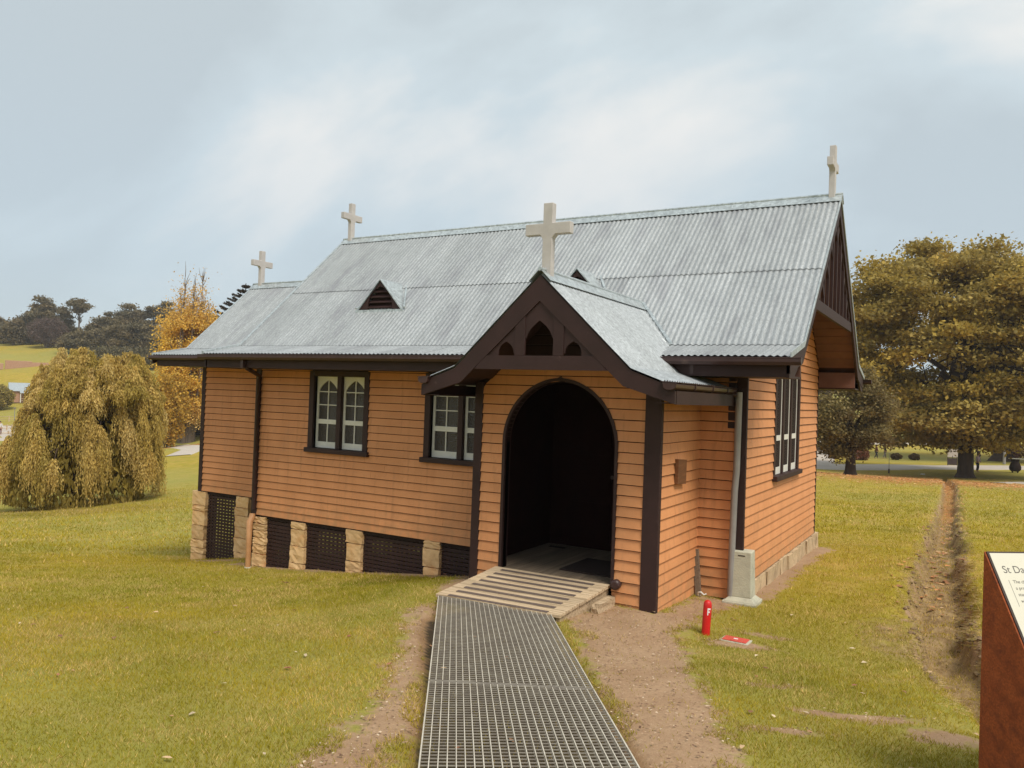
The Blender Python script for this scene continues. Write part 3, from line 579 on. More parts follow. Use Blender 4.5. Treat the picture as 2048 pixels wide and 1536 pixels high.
# nave roof: structural deck just under the iron, sheets as sub-parts
dk=MB()
def deck(m,fr,a,b,prof,th): # prof polyline in section, thickness downwards
    m.prism(prof+[(s,z-th) for s,z in prof[::-1]],fr,a,b)
fX=lambda u,v,n:(n,u,v)
sec=[(NW+NE-.03,NEz-.03),(NW+NB,NBz-.03),(NW/2,NH-.03),(-NB,NBz-.03),(-NE+.03,NEz-.03)]
dk.prism(sec+[(s,z-.07) for s,z in sec[::-1]],fX,-NL-O1+.02,O2-.03)
roof=dk.build('roof','brown',chapel)
up_=[(NW/2-.02,zr(NW/2-.02)),(1.12,zr(1.12))]; lw_=[(1.17,zr(1.17)),(-NB+.01,NBz+.01),(-NB-.012,NBz-.005)]
sk_=[(.02,zr(.02)-.006),(-NB,NBz),(-NB-.05,NBz-.016),(-NE,NEz)]
for mk in (mkN,mkB): courses(roof,-NL-O1,O2,[(up_,.018),(lw_,.009),(sk_,.001)],mk)
def ridgecap(u0,u1,yc_,zc_,sl,mk,parent,w_=.17,joints=()):
    th=math.atan(sl); m=MB(); prof=[]
    for sg in (-1,1):
        a=[(sg*w_*math.cos(th),-w_*math.sin(th)+.035),(sg*.018,.030)]
        a2=[(p[0],p[1]-.004) for p in a]
        poly=[a[0],a[1],a2[1],a2[0]]
        m.prism(poly,lambda u,v,n:mk(n,yc_+u,zc_+v),u0,u1)
    m.tube([mk(u0,yc_,zc_+.042),mk(u1,yc_,zc_+.042)],.022,10)
    return m.build('ridge_cap','flash',parent)
ridgecap(-NL-O1-.01,-4.0,NW/2,NH+.012,SL,mkN,roof); ridgecap(-4.0,O2+.015,NW/2,NH+.016,SL,mkN,roof)
# verge flashing and barge boards
def barge(x0,x1,ys,name='barge_board',wd=.17,mat='brown',parent=None,mir=True,prof=None,NWc=NW):
    pr=prof or [(NWc/2,NH),( -NB,NBz),(-NE+.05,NEz+.0)]
    for sg in ((0,1) if mir else (0,)):
        f=(lambda u,v,n:(n,u,v)) if sg==0 else (lambda u,v,n:(n,NWc-u,v))
        top=[(s,z-.02) for s,z in pr]; th=[wd*1.34,wd*1.15,wd]
        bot=[(s,z-.02-t) for (s,z),t in zip(pr,th)]
        for k in range(len(pr)-1): MB().prism([top[k],top[k+1],bot[k+1],bot[k]],f,x0,x1).build(name,mat,parent or chapel)
barge(O2-.05,O2-.012,0); barge(-NL-O1+.012,-NL-O1+.05,0)
def vergeflash(x0,x1,pr,NWc=NW):
    for sg in (0,1):
        f=(lambda u,v,n:(n,u,v)) if sg==0 else (lambda u,v,n:(n,NWc-u,v)); m=MB()
        for k in range(len(pr)-1): m.prism([(pr[k][0],pr[k][1]+.048),(pr[k+1][0],pr[k+1][1]+.040),(pr[k+1][0],pr[k+1][1]-.022),(pr[k][0],pr[k][1]-.022)],f,x0,x1)
        m.build('verge_flashing','flash' if 1 else 0,roof)
PN=[(NW/2,NH),(-NB,NBz),(-NE,NEz)]
vergeflash(O2-.008,O2+.004,PN); vergeflash(-NL-O1-.006,-NL-O1+.045,PN)
# eave boxes: fascia, soffit, inner cheek
for sg in (0,1):
    mk=mkN if sg==0 else mkB
    def bx(m,x0,x1,y0,y1,z0,z1):
        a=mk(x0,y0,z0);b=mk(x1,y1,z1); m.box((min(a[0],b[0]),min(a[1],b[1]),z0),(max(a[0],b[0]),max(a[1],b[1]),z1))
    m=MB(); bx(m,-NL-O1+.05,O2-.052,-NE+.055,-NE+.085,2.505,2.70); m.build('fascia','brown',chapel)
    m=MB(); bx(m,-NL-O1+.05,O2-.052,-NE+.087,-.001,2.512,2.535); m.build('soffit','brown',chapel)
    m=MB(); bx(m,.036,O2-.052,.0 ,.025,2.537,2.80); m.build('soffit_cheek','liner',chapel)
    m=MB(); m.prism([(-NE+.055,2.505),(-.06,2.505),(-.06,2.80),(-NE+.055,2.66)],(lambda u,v,n:mk(n,u,v)),-NL-O1+.052,-NL-O1+.075).build('eave_end','brown',chapel); m=MB()
    m.prism([(-NE+.05,2.500),(-.55,2.500),(-.02,2.80),(-.02,2.86),(-NE+.05,2.68)],(lambda u,v,n:mk(n,u,v)),O2-.050,O2-.02); m.build('eave_end','brown',chapel)
    # gutter
    g=MB(); gy=-NE-.035
    pf=[(0,0),(.075,0),(.075,-.055),(.055,-.085),(.010,-.085),(-.008,-.05),(-.008,-.004)]
    g.prism([(gy+.035-.02+ (p[0]-.055)*1.0,NEz-.018+p[1]) for p in pf],(lambda u,v,n:mk(n,u,v)),-NL-O1-.01,.792)
    g.prism([(gy-.052,NEz-.018),(gy+.06,NEz-.018),(gy+.06,NEz-.024),(gy-.052,NEz-.030)],(lambda u,v,n:mk(n,u,v)),-NL-O1-.01,.792)
    rounded(g.build('gutter','gutter',chapel),.004)
MB().box((-7.86,-.865,2.50),(-7.80,-.80,2.65)).build('gutter_outlet','gutter',chapel)
MB().box((-.45,-.80,2.52),(-.41,-.775,2.64)).build('gutter_outlet','gutter',chapel)
# raked soffit boards beyond gable wall
rs=MB().prism([(NW/2,NH-.115),(.05,zr(.05)-.115),(.05,zr(.05)-.13),(NW/2,NH-.13)],fX,.04,O2-.055).prism([(NW/2,NH-.115),(NW-.05,zr(.05)-.115),(NW-.05,zr(.05)-.13),(NW/2,NH-.13)],fX,.04,O2-.055).build('rake_soffit','liner',chapel)
for k in range(18):
    y=.10+k*.13
    for mk in (mkN,mkB):
        f=(lambda u,v,n:mk(n,u,v)); MB().prism([(y,zr(y)-.131),(y+.118,zr(y+.118)-.131),(y+.118,zr(y+.118)-.143),(y,zr(y)-.143)],f,.042,O2-.056).build('lining_board','liner',rs)
# gable truss
gt=MB().box((O2-.075,.84,3.433),(O2-.03,NW-.84,3.57)).build('gable_truss','brown',chapel)
for k in range(9):
    y=.90+.2+k*(NW-1.8-.4)/8; zt=zr(min(y,NW-y))-.16
    if zt>3.6: MB().box((O2-.068,y-.027,3.57),(O2-.032,y+.027,zt)).build('baluster','brown',gt)
for k in range(8):
    y=.90+.2+(k+.5)*(NW-1.8-.4)/8; zt=zr(min(y,NW-y))-.17; hw=(NW-2.2)/16-.028
    f=fX; zl=zt-.30
    for sg in (-1,1):
        MB().prism([(y+sg*hw,zl),(y,zt-.10),(y,zt-.02),(y+sg*hw,zt-.16)],f,O2-.062,O2-.040).build('arch_head','brown',gt)
# chancel roof
mkC=lambda u,s,z:(u,s,z); mkD=lambda u,s,z:(u,NW-s,z)
csec=[(NW-CEy-.03,CEz-.03),(NW-CBy,CBz-.03),(2.5,CH-.03),(CBy,CBz-.03),(CEy+.03,CEz-.03)]
croof=MB().prism(csec+[(s,z-.07) for s,z in csec[::-1]],fX,CXL-CO+.02,-NL+.02).build('roof','brown',chapel)
cs=(CH-CBz)/(2.5-CBy)
for mk in (mkC,mkD): courses(croof,CXL-CO,-NL+.0,[([(2.48,CH-.02*cs),(CBy+.01,CBz+.01),(CBy-.012,CBz-.005)],.013),([(CBy+.08,CBz+.06),(CBy,CBz),(CBy-.05,CBz-.012),(CEy,CEz)],.001)],mk)
ridgecap(CXL-CO-.01,-NL,2.5,CH+.004,cs,mkC,croof)
PC=[(2.5,CH),(CBy,CBz),(CEy,CEz)]
for sg in (0,1):
    f=(lambda u,v,n:(n,u,v)) if sg==0 else (lambda u,v,n:(n,NW-u,v)); m=MB(); m2=MB()
    for k in range(2):
        m.prism([(PC[k][0],PC[k][1]+.028),(PC[k+1][0],PC[k+1][1]+.028),(PC[k+1][0],PC[k+1][1]-.02),(PC[k][0],PC[k][1]-.02)],f,CXL-CO-.006,CXL-CO+.04)
        m2.prism([(PC[k][0],PC[k][1]-.021),(PC[k+1][0],PC[k+1][1]-.021),(PC[k+1][0],PC[k+1][1]-.17),(PC[k][0],PC[k][1]-.2)],f,CXL-CO+.0,CXL-CO+.035)
    m.build('verge_flashing','flash',croof); m2.build('barge_board','brown',chapel)
    mk=mkC if sg==0 else mkD
    def bx(m,x0,x1,y0,y1,z0,z1):
        a=mk(x0,y0,z0);b=mk(x1,y1,z1); m.box((a[0],min(a[1],b[1]),z0),(b[0],max(a[1],b[1]),z1))
    m=MB(); bx(m,CXL-CO+.14,-NL-.0,CEy+.05,CEy+.08,2.545,2.72); m.build('fascia','brown',chapel)
    m=MB(); bx(m,CXL-CO+.14,-NL-.0,CEy+.082,CY,2.55,2.575); m.build('soffit','brown',chapel)
    g=MB(); pf=[(0,0),(.07,0),(.07,-.055),(.05,-.08),(.010,-.08),(-.008,-.05)]
    g.prism([(CEy-.055+p[0],CEz-.018+p[1]) for p in pf],(lambda u,v,n:mk(n,u,v)),CXL-CO-.02,-NL-O1+.0); rounded(g.build('gutter','gutter',chapel),.004)
    m=MB(); m.prism([(CEy+.05,2.545),(CEy+.30,2.545),(CBy,2.60),(CBy,CBz-.1),(CEy+.05,2.70)],(lambda u,v,n:mk(n,u,v)),CXL-CO+.10,CXL-CO+.138); m.build('eave_end','brown',chapel)
# porch roof: ridge along Y
mkR=lambda u,s,z:(PXC+s,u,z); mkL=lambda u,s,z:(PXC-s,u,z)
ps=(PH-PBz)/PBx; YE=.72
proof=MB()
for sg in (1,-1):
    f=(lambda u,v,n:(PXC+sg*u,n,v))
    sec=[(0,PH-.03),(PBx,PBz-.03),(PEx-.02,PEz-.025)]; 
    for k,ye in ((0,.55),(1,-.02)):
        a,b=sec[k],sec[k+1]; proof.prism([a,b,(b[0],b[1]-.05),(a[0],a[1]-.05)],f,PF+.03,ye)
proof=proof.build('roof','brown',chapel)
for mk in (mkR,mkL):
    u=PF; 
    while u<.7:
        e=min(u+.762,.72)
        # each sheet is cut along the valley line where it meets the nave roof
        n=int(round((e-u)/PIT*6)); V=[];Fc=[]
        prof=[(0.02,PH-.02*ps)]+[(PBx*k/6,PH-ps*PBx*k/6) for k in range(1,6)]+[(PBx-.03,PBz+.03),(PBx,PBz),(PBx+.05,PBz-.02),(PEx,PEz)]
        for k in range(n+1):
            uu=u+(e-u)*k/n; a=AMP*math.cos(2*math.pi*uu/PIT)+.003
            for (s,z) in prof:
                yv=(z-NBz)/SL-NB+.02 if z>NBz-.02 else -.035   # valley position at this height
                yy=min(uu,max(yv,-.035)); V.append(mk(yy,s+a*(.68 if s<PBx else .34),z+a*(.73 if s<PBx else .94)))
        P_=len(prof)
        for k in range(n):
            for i in range(P_-1): b=k*P_+i; Fc.append((b,b+P_,b+P_+1,b+1))
        o=fast_mesh('roof_sheet',np.array(V),np.array(Fc),'roofp',proof,smooth=True)
        u=e-.0001 if e<.72 else 9
m=MB()
for sg in (-1,1):
    m.prism([(sg*.13,-.13*ps+.034),(sg*.014,.028),(sg*.014,.024),(sg*.13,-.13*ps+.030)],lambda u,v,n:(PXC+u,n,PH+v),PF-.01,.66)
m.tube([(PXC,PF-.012,PH+.036),(PXC,.66,PH+.036)],.022,10); m.build('ridge_cap','flash',proof)
# valley flashings
for sg in (1,-1):
    pts=[]
    for k in range(8):
        t=k/7; s=(PH-NBz)/ps*t; z=PH-ps*s; y=(z-NBz)/SL-NB; pts.append(Vector((PXC+sg*s,y,z+.024)))
    m=MB()
    for k in range(7):
        a,b=pts[k],pts[k+1]; e=Vector((sg*.055,0,0)); e2=Vector((sg*.012,0,0)); h=Vector((0,.0,.012))
        m.add([a+e2+h,b+e2+h,b+e+h,a+e+h,a+e2-h,b+e2-h,b+e-h,a+e-h],[(0,1,2,3),(7,6,5,4),(0,4,5,1),(1,5,6,2),(2,6,7,3),(3,7,4,0)])
    m.build('valley_flashing','flash',proof)
# porch barge front
def P2(poly,y0,y1,mb,mir=True):
    for sg in ((1,-1) if mir else (1,)):
        mb.prism([(PXC+sg*u,v) for u,v in poly],lambda u,v,n:(u,n,v),y0,y1)
yb=PF+.012
for sg in (1,-1):
    for poly in ([(0,PH-.028),(PBx,PBz-.030),(.81,2.488),(0,3.222)],[(PBx,PBz-.030),(PEx+.0,PEz-.028),(1.515,2.30),(1.515,2.175),(.975,2.338),(.81,2.488)]):
        MB().prism([(PXC+sg*u,v) for u,v in poly],lambda u,v,n:(u,n,v),yb,yb+.045).build('barge_board','brown',chapel)
pg=MB(); pg.prism([(PXC-.80,2.488),(PXC+.80,2.488),(PXC+.66,2.638),(PXC-.66,2.638)],lambda u,v,n:(u,n,v),yb+.003,yb+.04)
porchg=pg.build('gable_truss','brown',chapel)
for sg in (-1,1): rounded(MB().box((PXC+sg*.232-.062,yb+.006,2.638),(PXC+sg*.232+.062,yb+.038,3.08)).build('mullion','brown',porchg),.004)
def archcut(cx,hw,zb,zs_,zt,outer,name):
    pts=[]
    for k in range(9):
        t=k/8; h=zt-zs_; r=(hw*hw+h*h)/(2*hw); z=zs_+h*t; pts.append((hw*(1-t**1.75),z))
    L_=[(cx-hw-.018,zb),(cx-hw-.018,zs_),(cx-hw,zs_)]+[(cx-x,z) for x,z in pts[1:]]; R_=[(cx+x,z) for x,z in pts[::-1]]+[(cx+hw+.018,zs_),(cx+hw+.018,zb)]
    # left and right halves as separate concave polygons
    return L_,R_
L_,R_=archcut(PXC,.150,2.638,2.832,3.015,None,'')
m=MB(); f=lambda u,v,n:(u,n,v)
m.prism([(PXC-.17,2.638)]+L_[1:]+[(PXC,3.24),(PXC-.17,3.11)],f,yb+.018,yb+.034); m.prism([(PXC+.17,2.638),(PXC+.17,3.11),(PXC,3.24)]+R_[:-1],f,yb+.018,yb+.034); m.build('arch_panel','brown',porchg)
for sg in (-1,1):
    cx=.405; pts=[]; hw=.095; h=.125; r=(hw*hw+h*h)/(2*hw)
    for k in range(7):
        t=k/6; pts.append((hw-(r-math.sqrt(max(0,r*r-(h*t)**2))),2.664+h*t))
    poly=[(.66,2.638),(cx+hw,2.638),(cx+hw,2.664)]+[(cx+x,z) for x,z in pts[1:]]+[(cx-x,z) for x,z in pts[::-1][1:]]+[(.296,2.664),(.296,2.99)]
    m=MB().prism([(PXC+sg*u,v) for u,v in poly],f,yb+.018,yb+.034); m.build('arch_panel','brown',porchg)
# porch raked soffit and eave boxes
m=MB()
for sg in (1,-1):
    f2=(lambda u,v,n:(PXC+sg*u,n,v)); m.prism([(0,PH-.11),(PBx,PBz-.11),(PBx,PBz-.125),(0,PH-.125)],f2,yb+.05,PY-.045)
m.build('rake_soffit','brown',chapel)
for sg in (1,-1):
    f2=(lambda u,v,n:(PXC+sg*u,n,v))
    MB().prism([(1.30,2.178),(1.495,2.178),(1.495,2.19),(1.30,2.19)],f2,yb+.05,-.04).build('soffit','brown',chapel)
    MB().prism([(1.497,2.172),(1.520,2.172),(1.520,2.305),(1.497,2.305)],f2,yb+.047,-.04).build('fascia','brown',chapel)
    g=MB(); pf=[(1.395,2.392),(1.52,2.385),(1.540,2.37),(1.535,2.335),(1.50,2.312),(1.44,2.312),(1.41,2.33)]
    g.prism(pf,f2,PF-.03,-.045); g.prism([(1.38,2.396),(1.545,2.388),(1.545,2.381),(1.38,2.388)],f2,PF-.035,-.045); rounded(g.build('gutter','gutter',chapel),.004)
    for yy in (-1.75,-1.1,-.5):
        MB().prism([(1.400,2.395),(1.548,2.392),(1.548,2.33),(1.50,2.304),(1.43,2.304),(1.44,2.31),(1.498,2.312),(1.539,2.335),(1.541,2.384),(1.4,2.388)],f2,yy,yy+.016).build('gutter_bracket','gutter',chapel)
# ------------------------------------------------------------------ roof vents
def vent(cx):
    y=.655; zb=zr(y)+.02; hw=.47; zt=4.075; yb_=(zt-NBz)/SL-NB; zb0=zr(y)-.03
    a=MB()
    a.add([(cx,y-.04,zt+.012),(cx,yb_+.03,zt+.012),(cx+hw+.02,y+.02,zb-.01),(cx+hw+.02,y-.04,zb-.01),(cx,y-.04,zt-.004),(cx,yb_+.03,zt-.004),(cx+hw+.0,y+.02,zb-.026),(cx+hw,y-.04,zb-.026)],[(0,3,2,1),(4,5,6,7),(0,4,7,3),(1,2,6,5),(3,7,6,2),(0,1,5,4)])
    a.add([(cx,y-.04,zt+.012),(cx,yb_+.03,zt+.012),(cx-hw-.02,y+.02,zb-.01),(cx-hw-.02,y-.04,zb-.01),(cx,y-.04,zt-.004),(cx,yb_+.03,zt-.004),(cx-hw-.0,y+.02,zb-.026),(cx-hw,y-.04,zb-.026)],[(0,1,2,3),(4,7,6,5),(0,3,7,4),(1,5,6,2),(3,2,6,7),(0,4,5,1)])
    rv=a.build('roof_vent','flash',chapel)
    hh=zt-zb; f=frF(y)
    # front board with arched opening
    aw=.26; ab=zb+.045; pts=[]
    h=.34; r=(aw*aw+h*h)/(2*aw)
    for k in range(9):
        t=k/8; pts.append((aw-(r-math.sqrt(max(0,r*r-(h*t)**2))),ab+h*t))
    Lp=[(cx-hw+.02,zb),(cx-aw,zb),(cx-aw,ab)]+[(cx-x,z) for x,z in pts[1:]]+[(cx,zt-.03)]
    Rp=[(cx+hw-.02,zb),(cx,zt-.03)]+[(cx+x,z) for x,z in pts[::-1]]+[(cx+aw,zb)]
    m=MB(); m.prism(Lp,f,-.01,.02); m.prism(Rp,f,-.01,.02); m.build('vent_frame','brown',rv)
    MB().prism([(cx-.40,zb),(cx+.40,zb),(cx,zt-.07)],f,-.10,-.06).build('vent_back','backing',rv)
    for k in range(4):
        z=zb+.03+k*.088; w_=aw+.0-.035*k*(.6 if k<3 else 1.0)
        MB().add([(cx-w_,y-.012,z),(cx+w_,y-.012,z),(cx+w_,y+.05,z+.055),(cx-w_,y+.05,z+.055),(cx-w_,y-.004,z-.012),(cx+w_,y-.004,z-.012),(cx+w_,y+.058,z+.043),(cx-w_,y+.058,z+.043)],[(0,1,2,3),(7,6,5,4),(0,4,5,1),(1,5,6,2),(2,6,7,3),(3,7,4,0)]).build('louvre','brown',rv)
    MB().box((cx-hw-.04,y-.05,zb-.075),(cx+hw+.04,y-.02,zb-.01)).build('vent_sill','flash',rv)
    for sg in (1,-1):
        m=MB(); p0=Vector((cx+sg*(hw+.03),y-.02,zb+.012)); p1=Vector((cx+sg*.02,yb_+.08,zt+.06)); e=Vector((sg*.035,0,-.004)); h_=Vector((0,-.006,.02))
        m.add([p0,p0+e,p1+e,p1,p0+h_,p0+e+h_,p1+e+h_,p1+h_],[(0,3,2,1),(4,5,6,7),(0,1,5,4),(1,2,6,5),(2,3,7,6),(3,0,4,7)]); m.build('valley_flashing','flash',rv)
vent(-6.268); vent(-2.62)
# ------------------------------------------------------------------ crosses
def cross(x,y,z,axis,h=.755,az=.475,hw=.272,w_=.056,t=.042,label=None):
    m=MB()
    pts=[(-w_,-.12),(w_,-.12),(w_,az-.06-.045),(w_+.035,az-.062),(hw,az-.062),(hw,az+.062),(w_,az+.062),(w_,h),(-w_,h),(-w_,az+.062),(-hw,az+.062),(-hw,az-.062),(-w_-.035,az-.062),(-w_,az-.06-.045)]
    f=(lambda u,v,n:(x+u,y+n,z+v)) if axis=='x' else (lambda u,v,n:(x+n,y+u,z+v))
    m.prism(pts,f,-t,t); rounded(m.build('cross','cross',chapel,label=label),.006)
cross(PXC+.01,-2.17,3.535,'x',label='large cream cross above the porch gable')
cross(-8.64,2.5,5.24,'y'); cross(-11.19,2.5,4.43,'y'); cross(.54,2.5,5.24,'y')
# ------------------------------------------------------------------ windows
def sashes(win,fr,lights,zb,zt,zm,nback,archh):
    for (a,b) in lights:
        st=.042; zs_=zt-.05-archh
        m=MB(); c=(a+b)/2; hw=(b-a)/2-st
        n0,n1=-nback-.035,-nback
        def bxx(u0,u1,v0,v1,d0=n0,d1=n1): m.prism([(u0,v0),(u1,v0),(u1,v1),(u0,v1)],fr,d0,d1)
        bxx(a,a+st,zb,zt); bxx(b-st,b,zb,zt); bxx(a+st,b-st,zb,zb+.10); bxx(a+st,b-st,zm-.02,zm+.055,n0,n1+.006); 
        pts=[]
        r=(hw*hw+archh*archh)/(2*hw)
        for k in range(7):
            t=k/6; pts.append((hw*(1-t**1.75),zs_+archh*t))
        for sg in (-1,1): m.prism([(c+sg*hw,zs_)]+[(c+sg*x,z) for x,z in pts[1:]]+[(c,zt),(c+sg*hw,zt)],fr,n0,n1)
        bxx(c-.009,c+.009,zb+.10,zt-.05,n0+.008,n1-.004)
        h=(zs_+.02-zm-.055)
        bars=[zs_+.0,zm+.055+h*.5]
        for zc in bars: bxx(a+st,b-st,zc-.008,zc+.008,n0+.009,n1-.005)
        m.build('sash','white',win)
        zz=[zb+.10,zm-.02,zm+.055,bars[1],bars[0],zt-.03]
        for k in (0,2,3,4):
            for u0,u1 in ((a+st,c-.004),(c+.004,b-st)):
                MB().prism([(u0,zz[k]),(u1,zz[k]),(u1,zz[k+1]),(u0,zz[k+1])],fr,n0+.010,n0+.016).build('pane','glass',win)
def window(x0,x1):
    fr=frF(0); m=MB()
    def b(u0,u1,v0,v1,d0,d1): m.prism([(u0,v0),(u1,v0),(u1,v1),(u0,v1)],fr,d0,d1)
    b(x0,x0+.10,WS,WT,-.10,.040); b(x1-.10,x1,WS,WT,-.10,.040); c=(x0+x1)/2; b(c-.044,c+.044,WS,2.42,-.10,.022); b(x0+.10,x1-.10,2.415,WT,-.10,.038)
    win=m.build('window','brown',chapel); rounded(win,.004)
    rounded(MB().prism([(x0-.035,WS-.075),(x1+.035,WS-.075),(x1+.035,WS+.0),(x0-.035,WS+.0)],fr,-.09,.085).build('sill','brown',win),.006)
    sashes(win,fr,[(x0+.102,c-.046),(c+.046,x1-.102)],WS+.005,2.413,1.655,.045,.20)
window(*W1); window(*W2)
# gothic window in the gable wall
fr=frR(0); m=MB(); yc_=2.445; zs=[RWs,1.8,RSP]+[RSP+(RAP-RSP)*math.sin(k/10*math.pi/2) for k in range(1,11)]
for sg in (-1,1):
    for k in range(len(zs)-1):
        i0,i1=rarch(zs[k],-.10),rarch(zs[k+1],-.10); e0,e1=rarch(zs[k]),rarch(zs[k+1]); m.prism([(yc_+sg*i0,zs[k]),(yc_+sg*e0,zs[k]),(yc_+sg*e1,zs[k+1]),(yc_+sg*i1,zs[k+1])],fr,-.10,.034)
for c in (yc_-.275,yc_+.275): m.prism([(c-.045,RWs),(c+.045,RWs),(c+.045,3.0),(c-.045,3.0)],fr,-.10,.026)
win=m.build('window','brown',chapel)
rounded(MB().prism([(yc_-.93,RWs-.07),(yc_+.93,RWs-.07),(yc_+.93,RWs),(yc_-.93,RWs)],fr,-.09,.09).build('sill','brown',win),.006)
sashes(win,fr,[(yc_-.80,yc_-.32),(yc_-.23,yc_+.23),(yc_+.32,yc_+.80)],RWs+.005,2.86,1.72,.0,.30)
MB().prism([(yc_-.8,2.86),(yc_+.8,2.86),(yc_,3.4)],fr,-.098,-.03).build('tympanum','brown',win)
# ------------------------------------------------------------------ under-floor: stone piers and slatted panels
def rough(m,p0,p1,j=.018,cuts=2):
    bm=bmesh.new(); bmesh.ops.create_cube(bm,size=1); bmesh.ops.subdivide_edges(bm,edges=bm.edges[:],cuts=cuts,use_grid_fill=True)
    c=[(a+b)/2 for a,b in zip(p0,p1)]; d=[b-a for a,b in zip(p0,p1)]
    for v in bm.verts:
        e=sum(abs(abs(t)-.5)<1e-4 for t in v.co); k=.0 if e<2 else -.35
        n=v.co.normalized()
        for t in range(3): v.co[t]=c[t]+v.co[t]*d[t]+n[t]*random.uniform(-j,j*.8)+n[t]*k*j
    vs=[v.co.copy() for v in bm.verts]; bm.verts.index_update(); fs=[tuple(x.index for x in f_.verts) for f_ in bm.faces]; bm.free()
    return m.add(vs,fs)
def pier(x0,x1,y0,zt,zb,parent=chapel,mat='stone'):
    root=MB().box((x0+.03,y0+.03,zb-.15),(x1-.03,y0+.26,zt-.02)).build('pier',mat,parent)
    z=zt
    while z>zb-.1:
        h=random.choice((.12,.16,.21,.28)); rough(MB(),(x0+random.uniform(-.02,.016),y0-.01,z-h+.006),(x1+random.uniform(-.012,.012),y0+.29,z),.013,3).build('stone_block',mat,root); z-=h
pier(-8.34,-8.05,-.03,-.03,-.92); pier(-7.44,-7.13,-.03,-.03,-.80); pier(-6.21,-5.90,-.03,-.02,-.68); pier(-4.70,-4.40,-.03,.0,-.51)
pier(-11.08,-10.70,CY-.04,.09,-1.32); pier(-9.84,-9.47,CY-.04,.09,-1.12)
def lattice(x0,x1,y,zt,zb0,zb1,vert=True):
    pn=MB().box((x0,y+.03,zt-.045),(x1,y+.055,zt-.005)).build('slatted_panel','brown',chapel)
    z=zt; pit=.062
    while z>min(zb0,zb1)-.03:
        a,b=x0,x1
        MB().box((a,y+random.uniform(0,.003),z-.049),(b,y+.013,z)).build('slat','brown',pn); z-=pit
    zb=min(zb0,zb1)-.05
    x=x0+.03
    while x<x1-.02: MB().box((x,y+.016,zb),(x+.038,y+.027,zt)).build('slat','brown',pn); x+=.088 
lattice(-8.05,-7.44,.02,-.02,-.90,-.82); lattice(-7.13,-6.21,.02,-.02,-.80,-.70); lattice(-5.90,-4.70,.02,-.02,-.68,-.54); lattice(-4.40,PL,.02,-.02,-.50,-.40)
lattice(-10.70,-9.84,CY+.02,CZ-.02,-1.30,-1.15)
lattice(-9.47,-8.34,CY+.05,CZ-.02,-1.10,-.95)
# far side: stone posts only, so daylight shows between the slats
for x in (-11.0,-9.7,-8.3): pier(x,x+.35,5-CY-.3,.05,-1.7)
# low stone footing along the gable wall
y=.10; ft=MB().box((-.2,.1,-.5),(-.03,NW+.1,-.03)).build('footing','stonegrey',chapel)
while y<NW+.15:
    w_=random.choice((.36,.46,.55)); e=min(y+w_,NW+.22); zt=-.012-random.uniform(0,.015); rough(MB(),(-.03,y+.006,-.40),(.055+random.uniform(-.01,.02),e-.006,zt),.010).build('stone_block','stonegrey',ft); y=e
y=PY+.25
while y<-.1:
    w_=random.choice((.25,.36)); e=min(y+w_,-.05); rough(MB(),(PR-.1,y+.006,-.35),(PR+.03,e-.006,-.12-random.uniform(0,.03)),.012).build('stone_block','stonegrey',ft); y=e
# downpipes
m=MB().tube([(-.055,-.10,2.34),(-.055,-.10,2.26),(-.06,-.095,1.4),(-.075,-.10,1.15),(-.085,-.10,.45),(-.085,-.10,-.1)],.040,12); rounded(m.build('downpipe','pipe',chapel,label='grey downpipe at the right corner of the nave'),.002)
MB().tube([(-.20,-.14,2.33),(-.12,-.13,2.31),(-.055,-.10,2.30)],.032,10).build('downpipe','gutter',chapel)
m=MB().tube([(-7.83,-.80,2.56),(-7.86,-.72,2.50),(-8.24,-.12,2.40),(-8.29,-.08,2.34),(-8.29,-.08,.10)],.036,10); m.build('downpipe','brown',chapel)
m=MB().tube([(-8.29,-.10,.02),(-8.28,-.12,-.05),(-8.24,-.20,-.10),(-8.22,-.22,-.5),(-8.22,-.22,-.90)],[.05,.055,.055,.045,.045],12); m.build('downpipe','tanpipe',chapel,label='tan painted lower downpipe beside the stone pier')
MB().tube([(-8.22,-.22,-.86),(-8.22,-.22,-1.02)],.056,12).build('pipe_collar','white',chapel)
MB().tube([(-.98,PY-.02,.165),(-.98,PY-.10,.165),(-.98,PY-.105,.165)],[.055,.055,.03],14).build('pipe_end','gutter',chapel)
# plaque
pq=MB(); pq.prism([(-1.0,1.27),(-.70,1.25),(-.69,1.53),(-.99,1.55)],frR(PR),.03,.07); plq=pq.build('wooden_plaque','plaque',None); tag(plq,'small brown carved wooden plaque on the side wall of the porch','plaque')
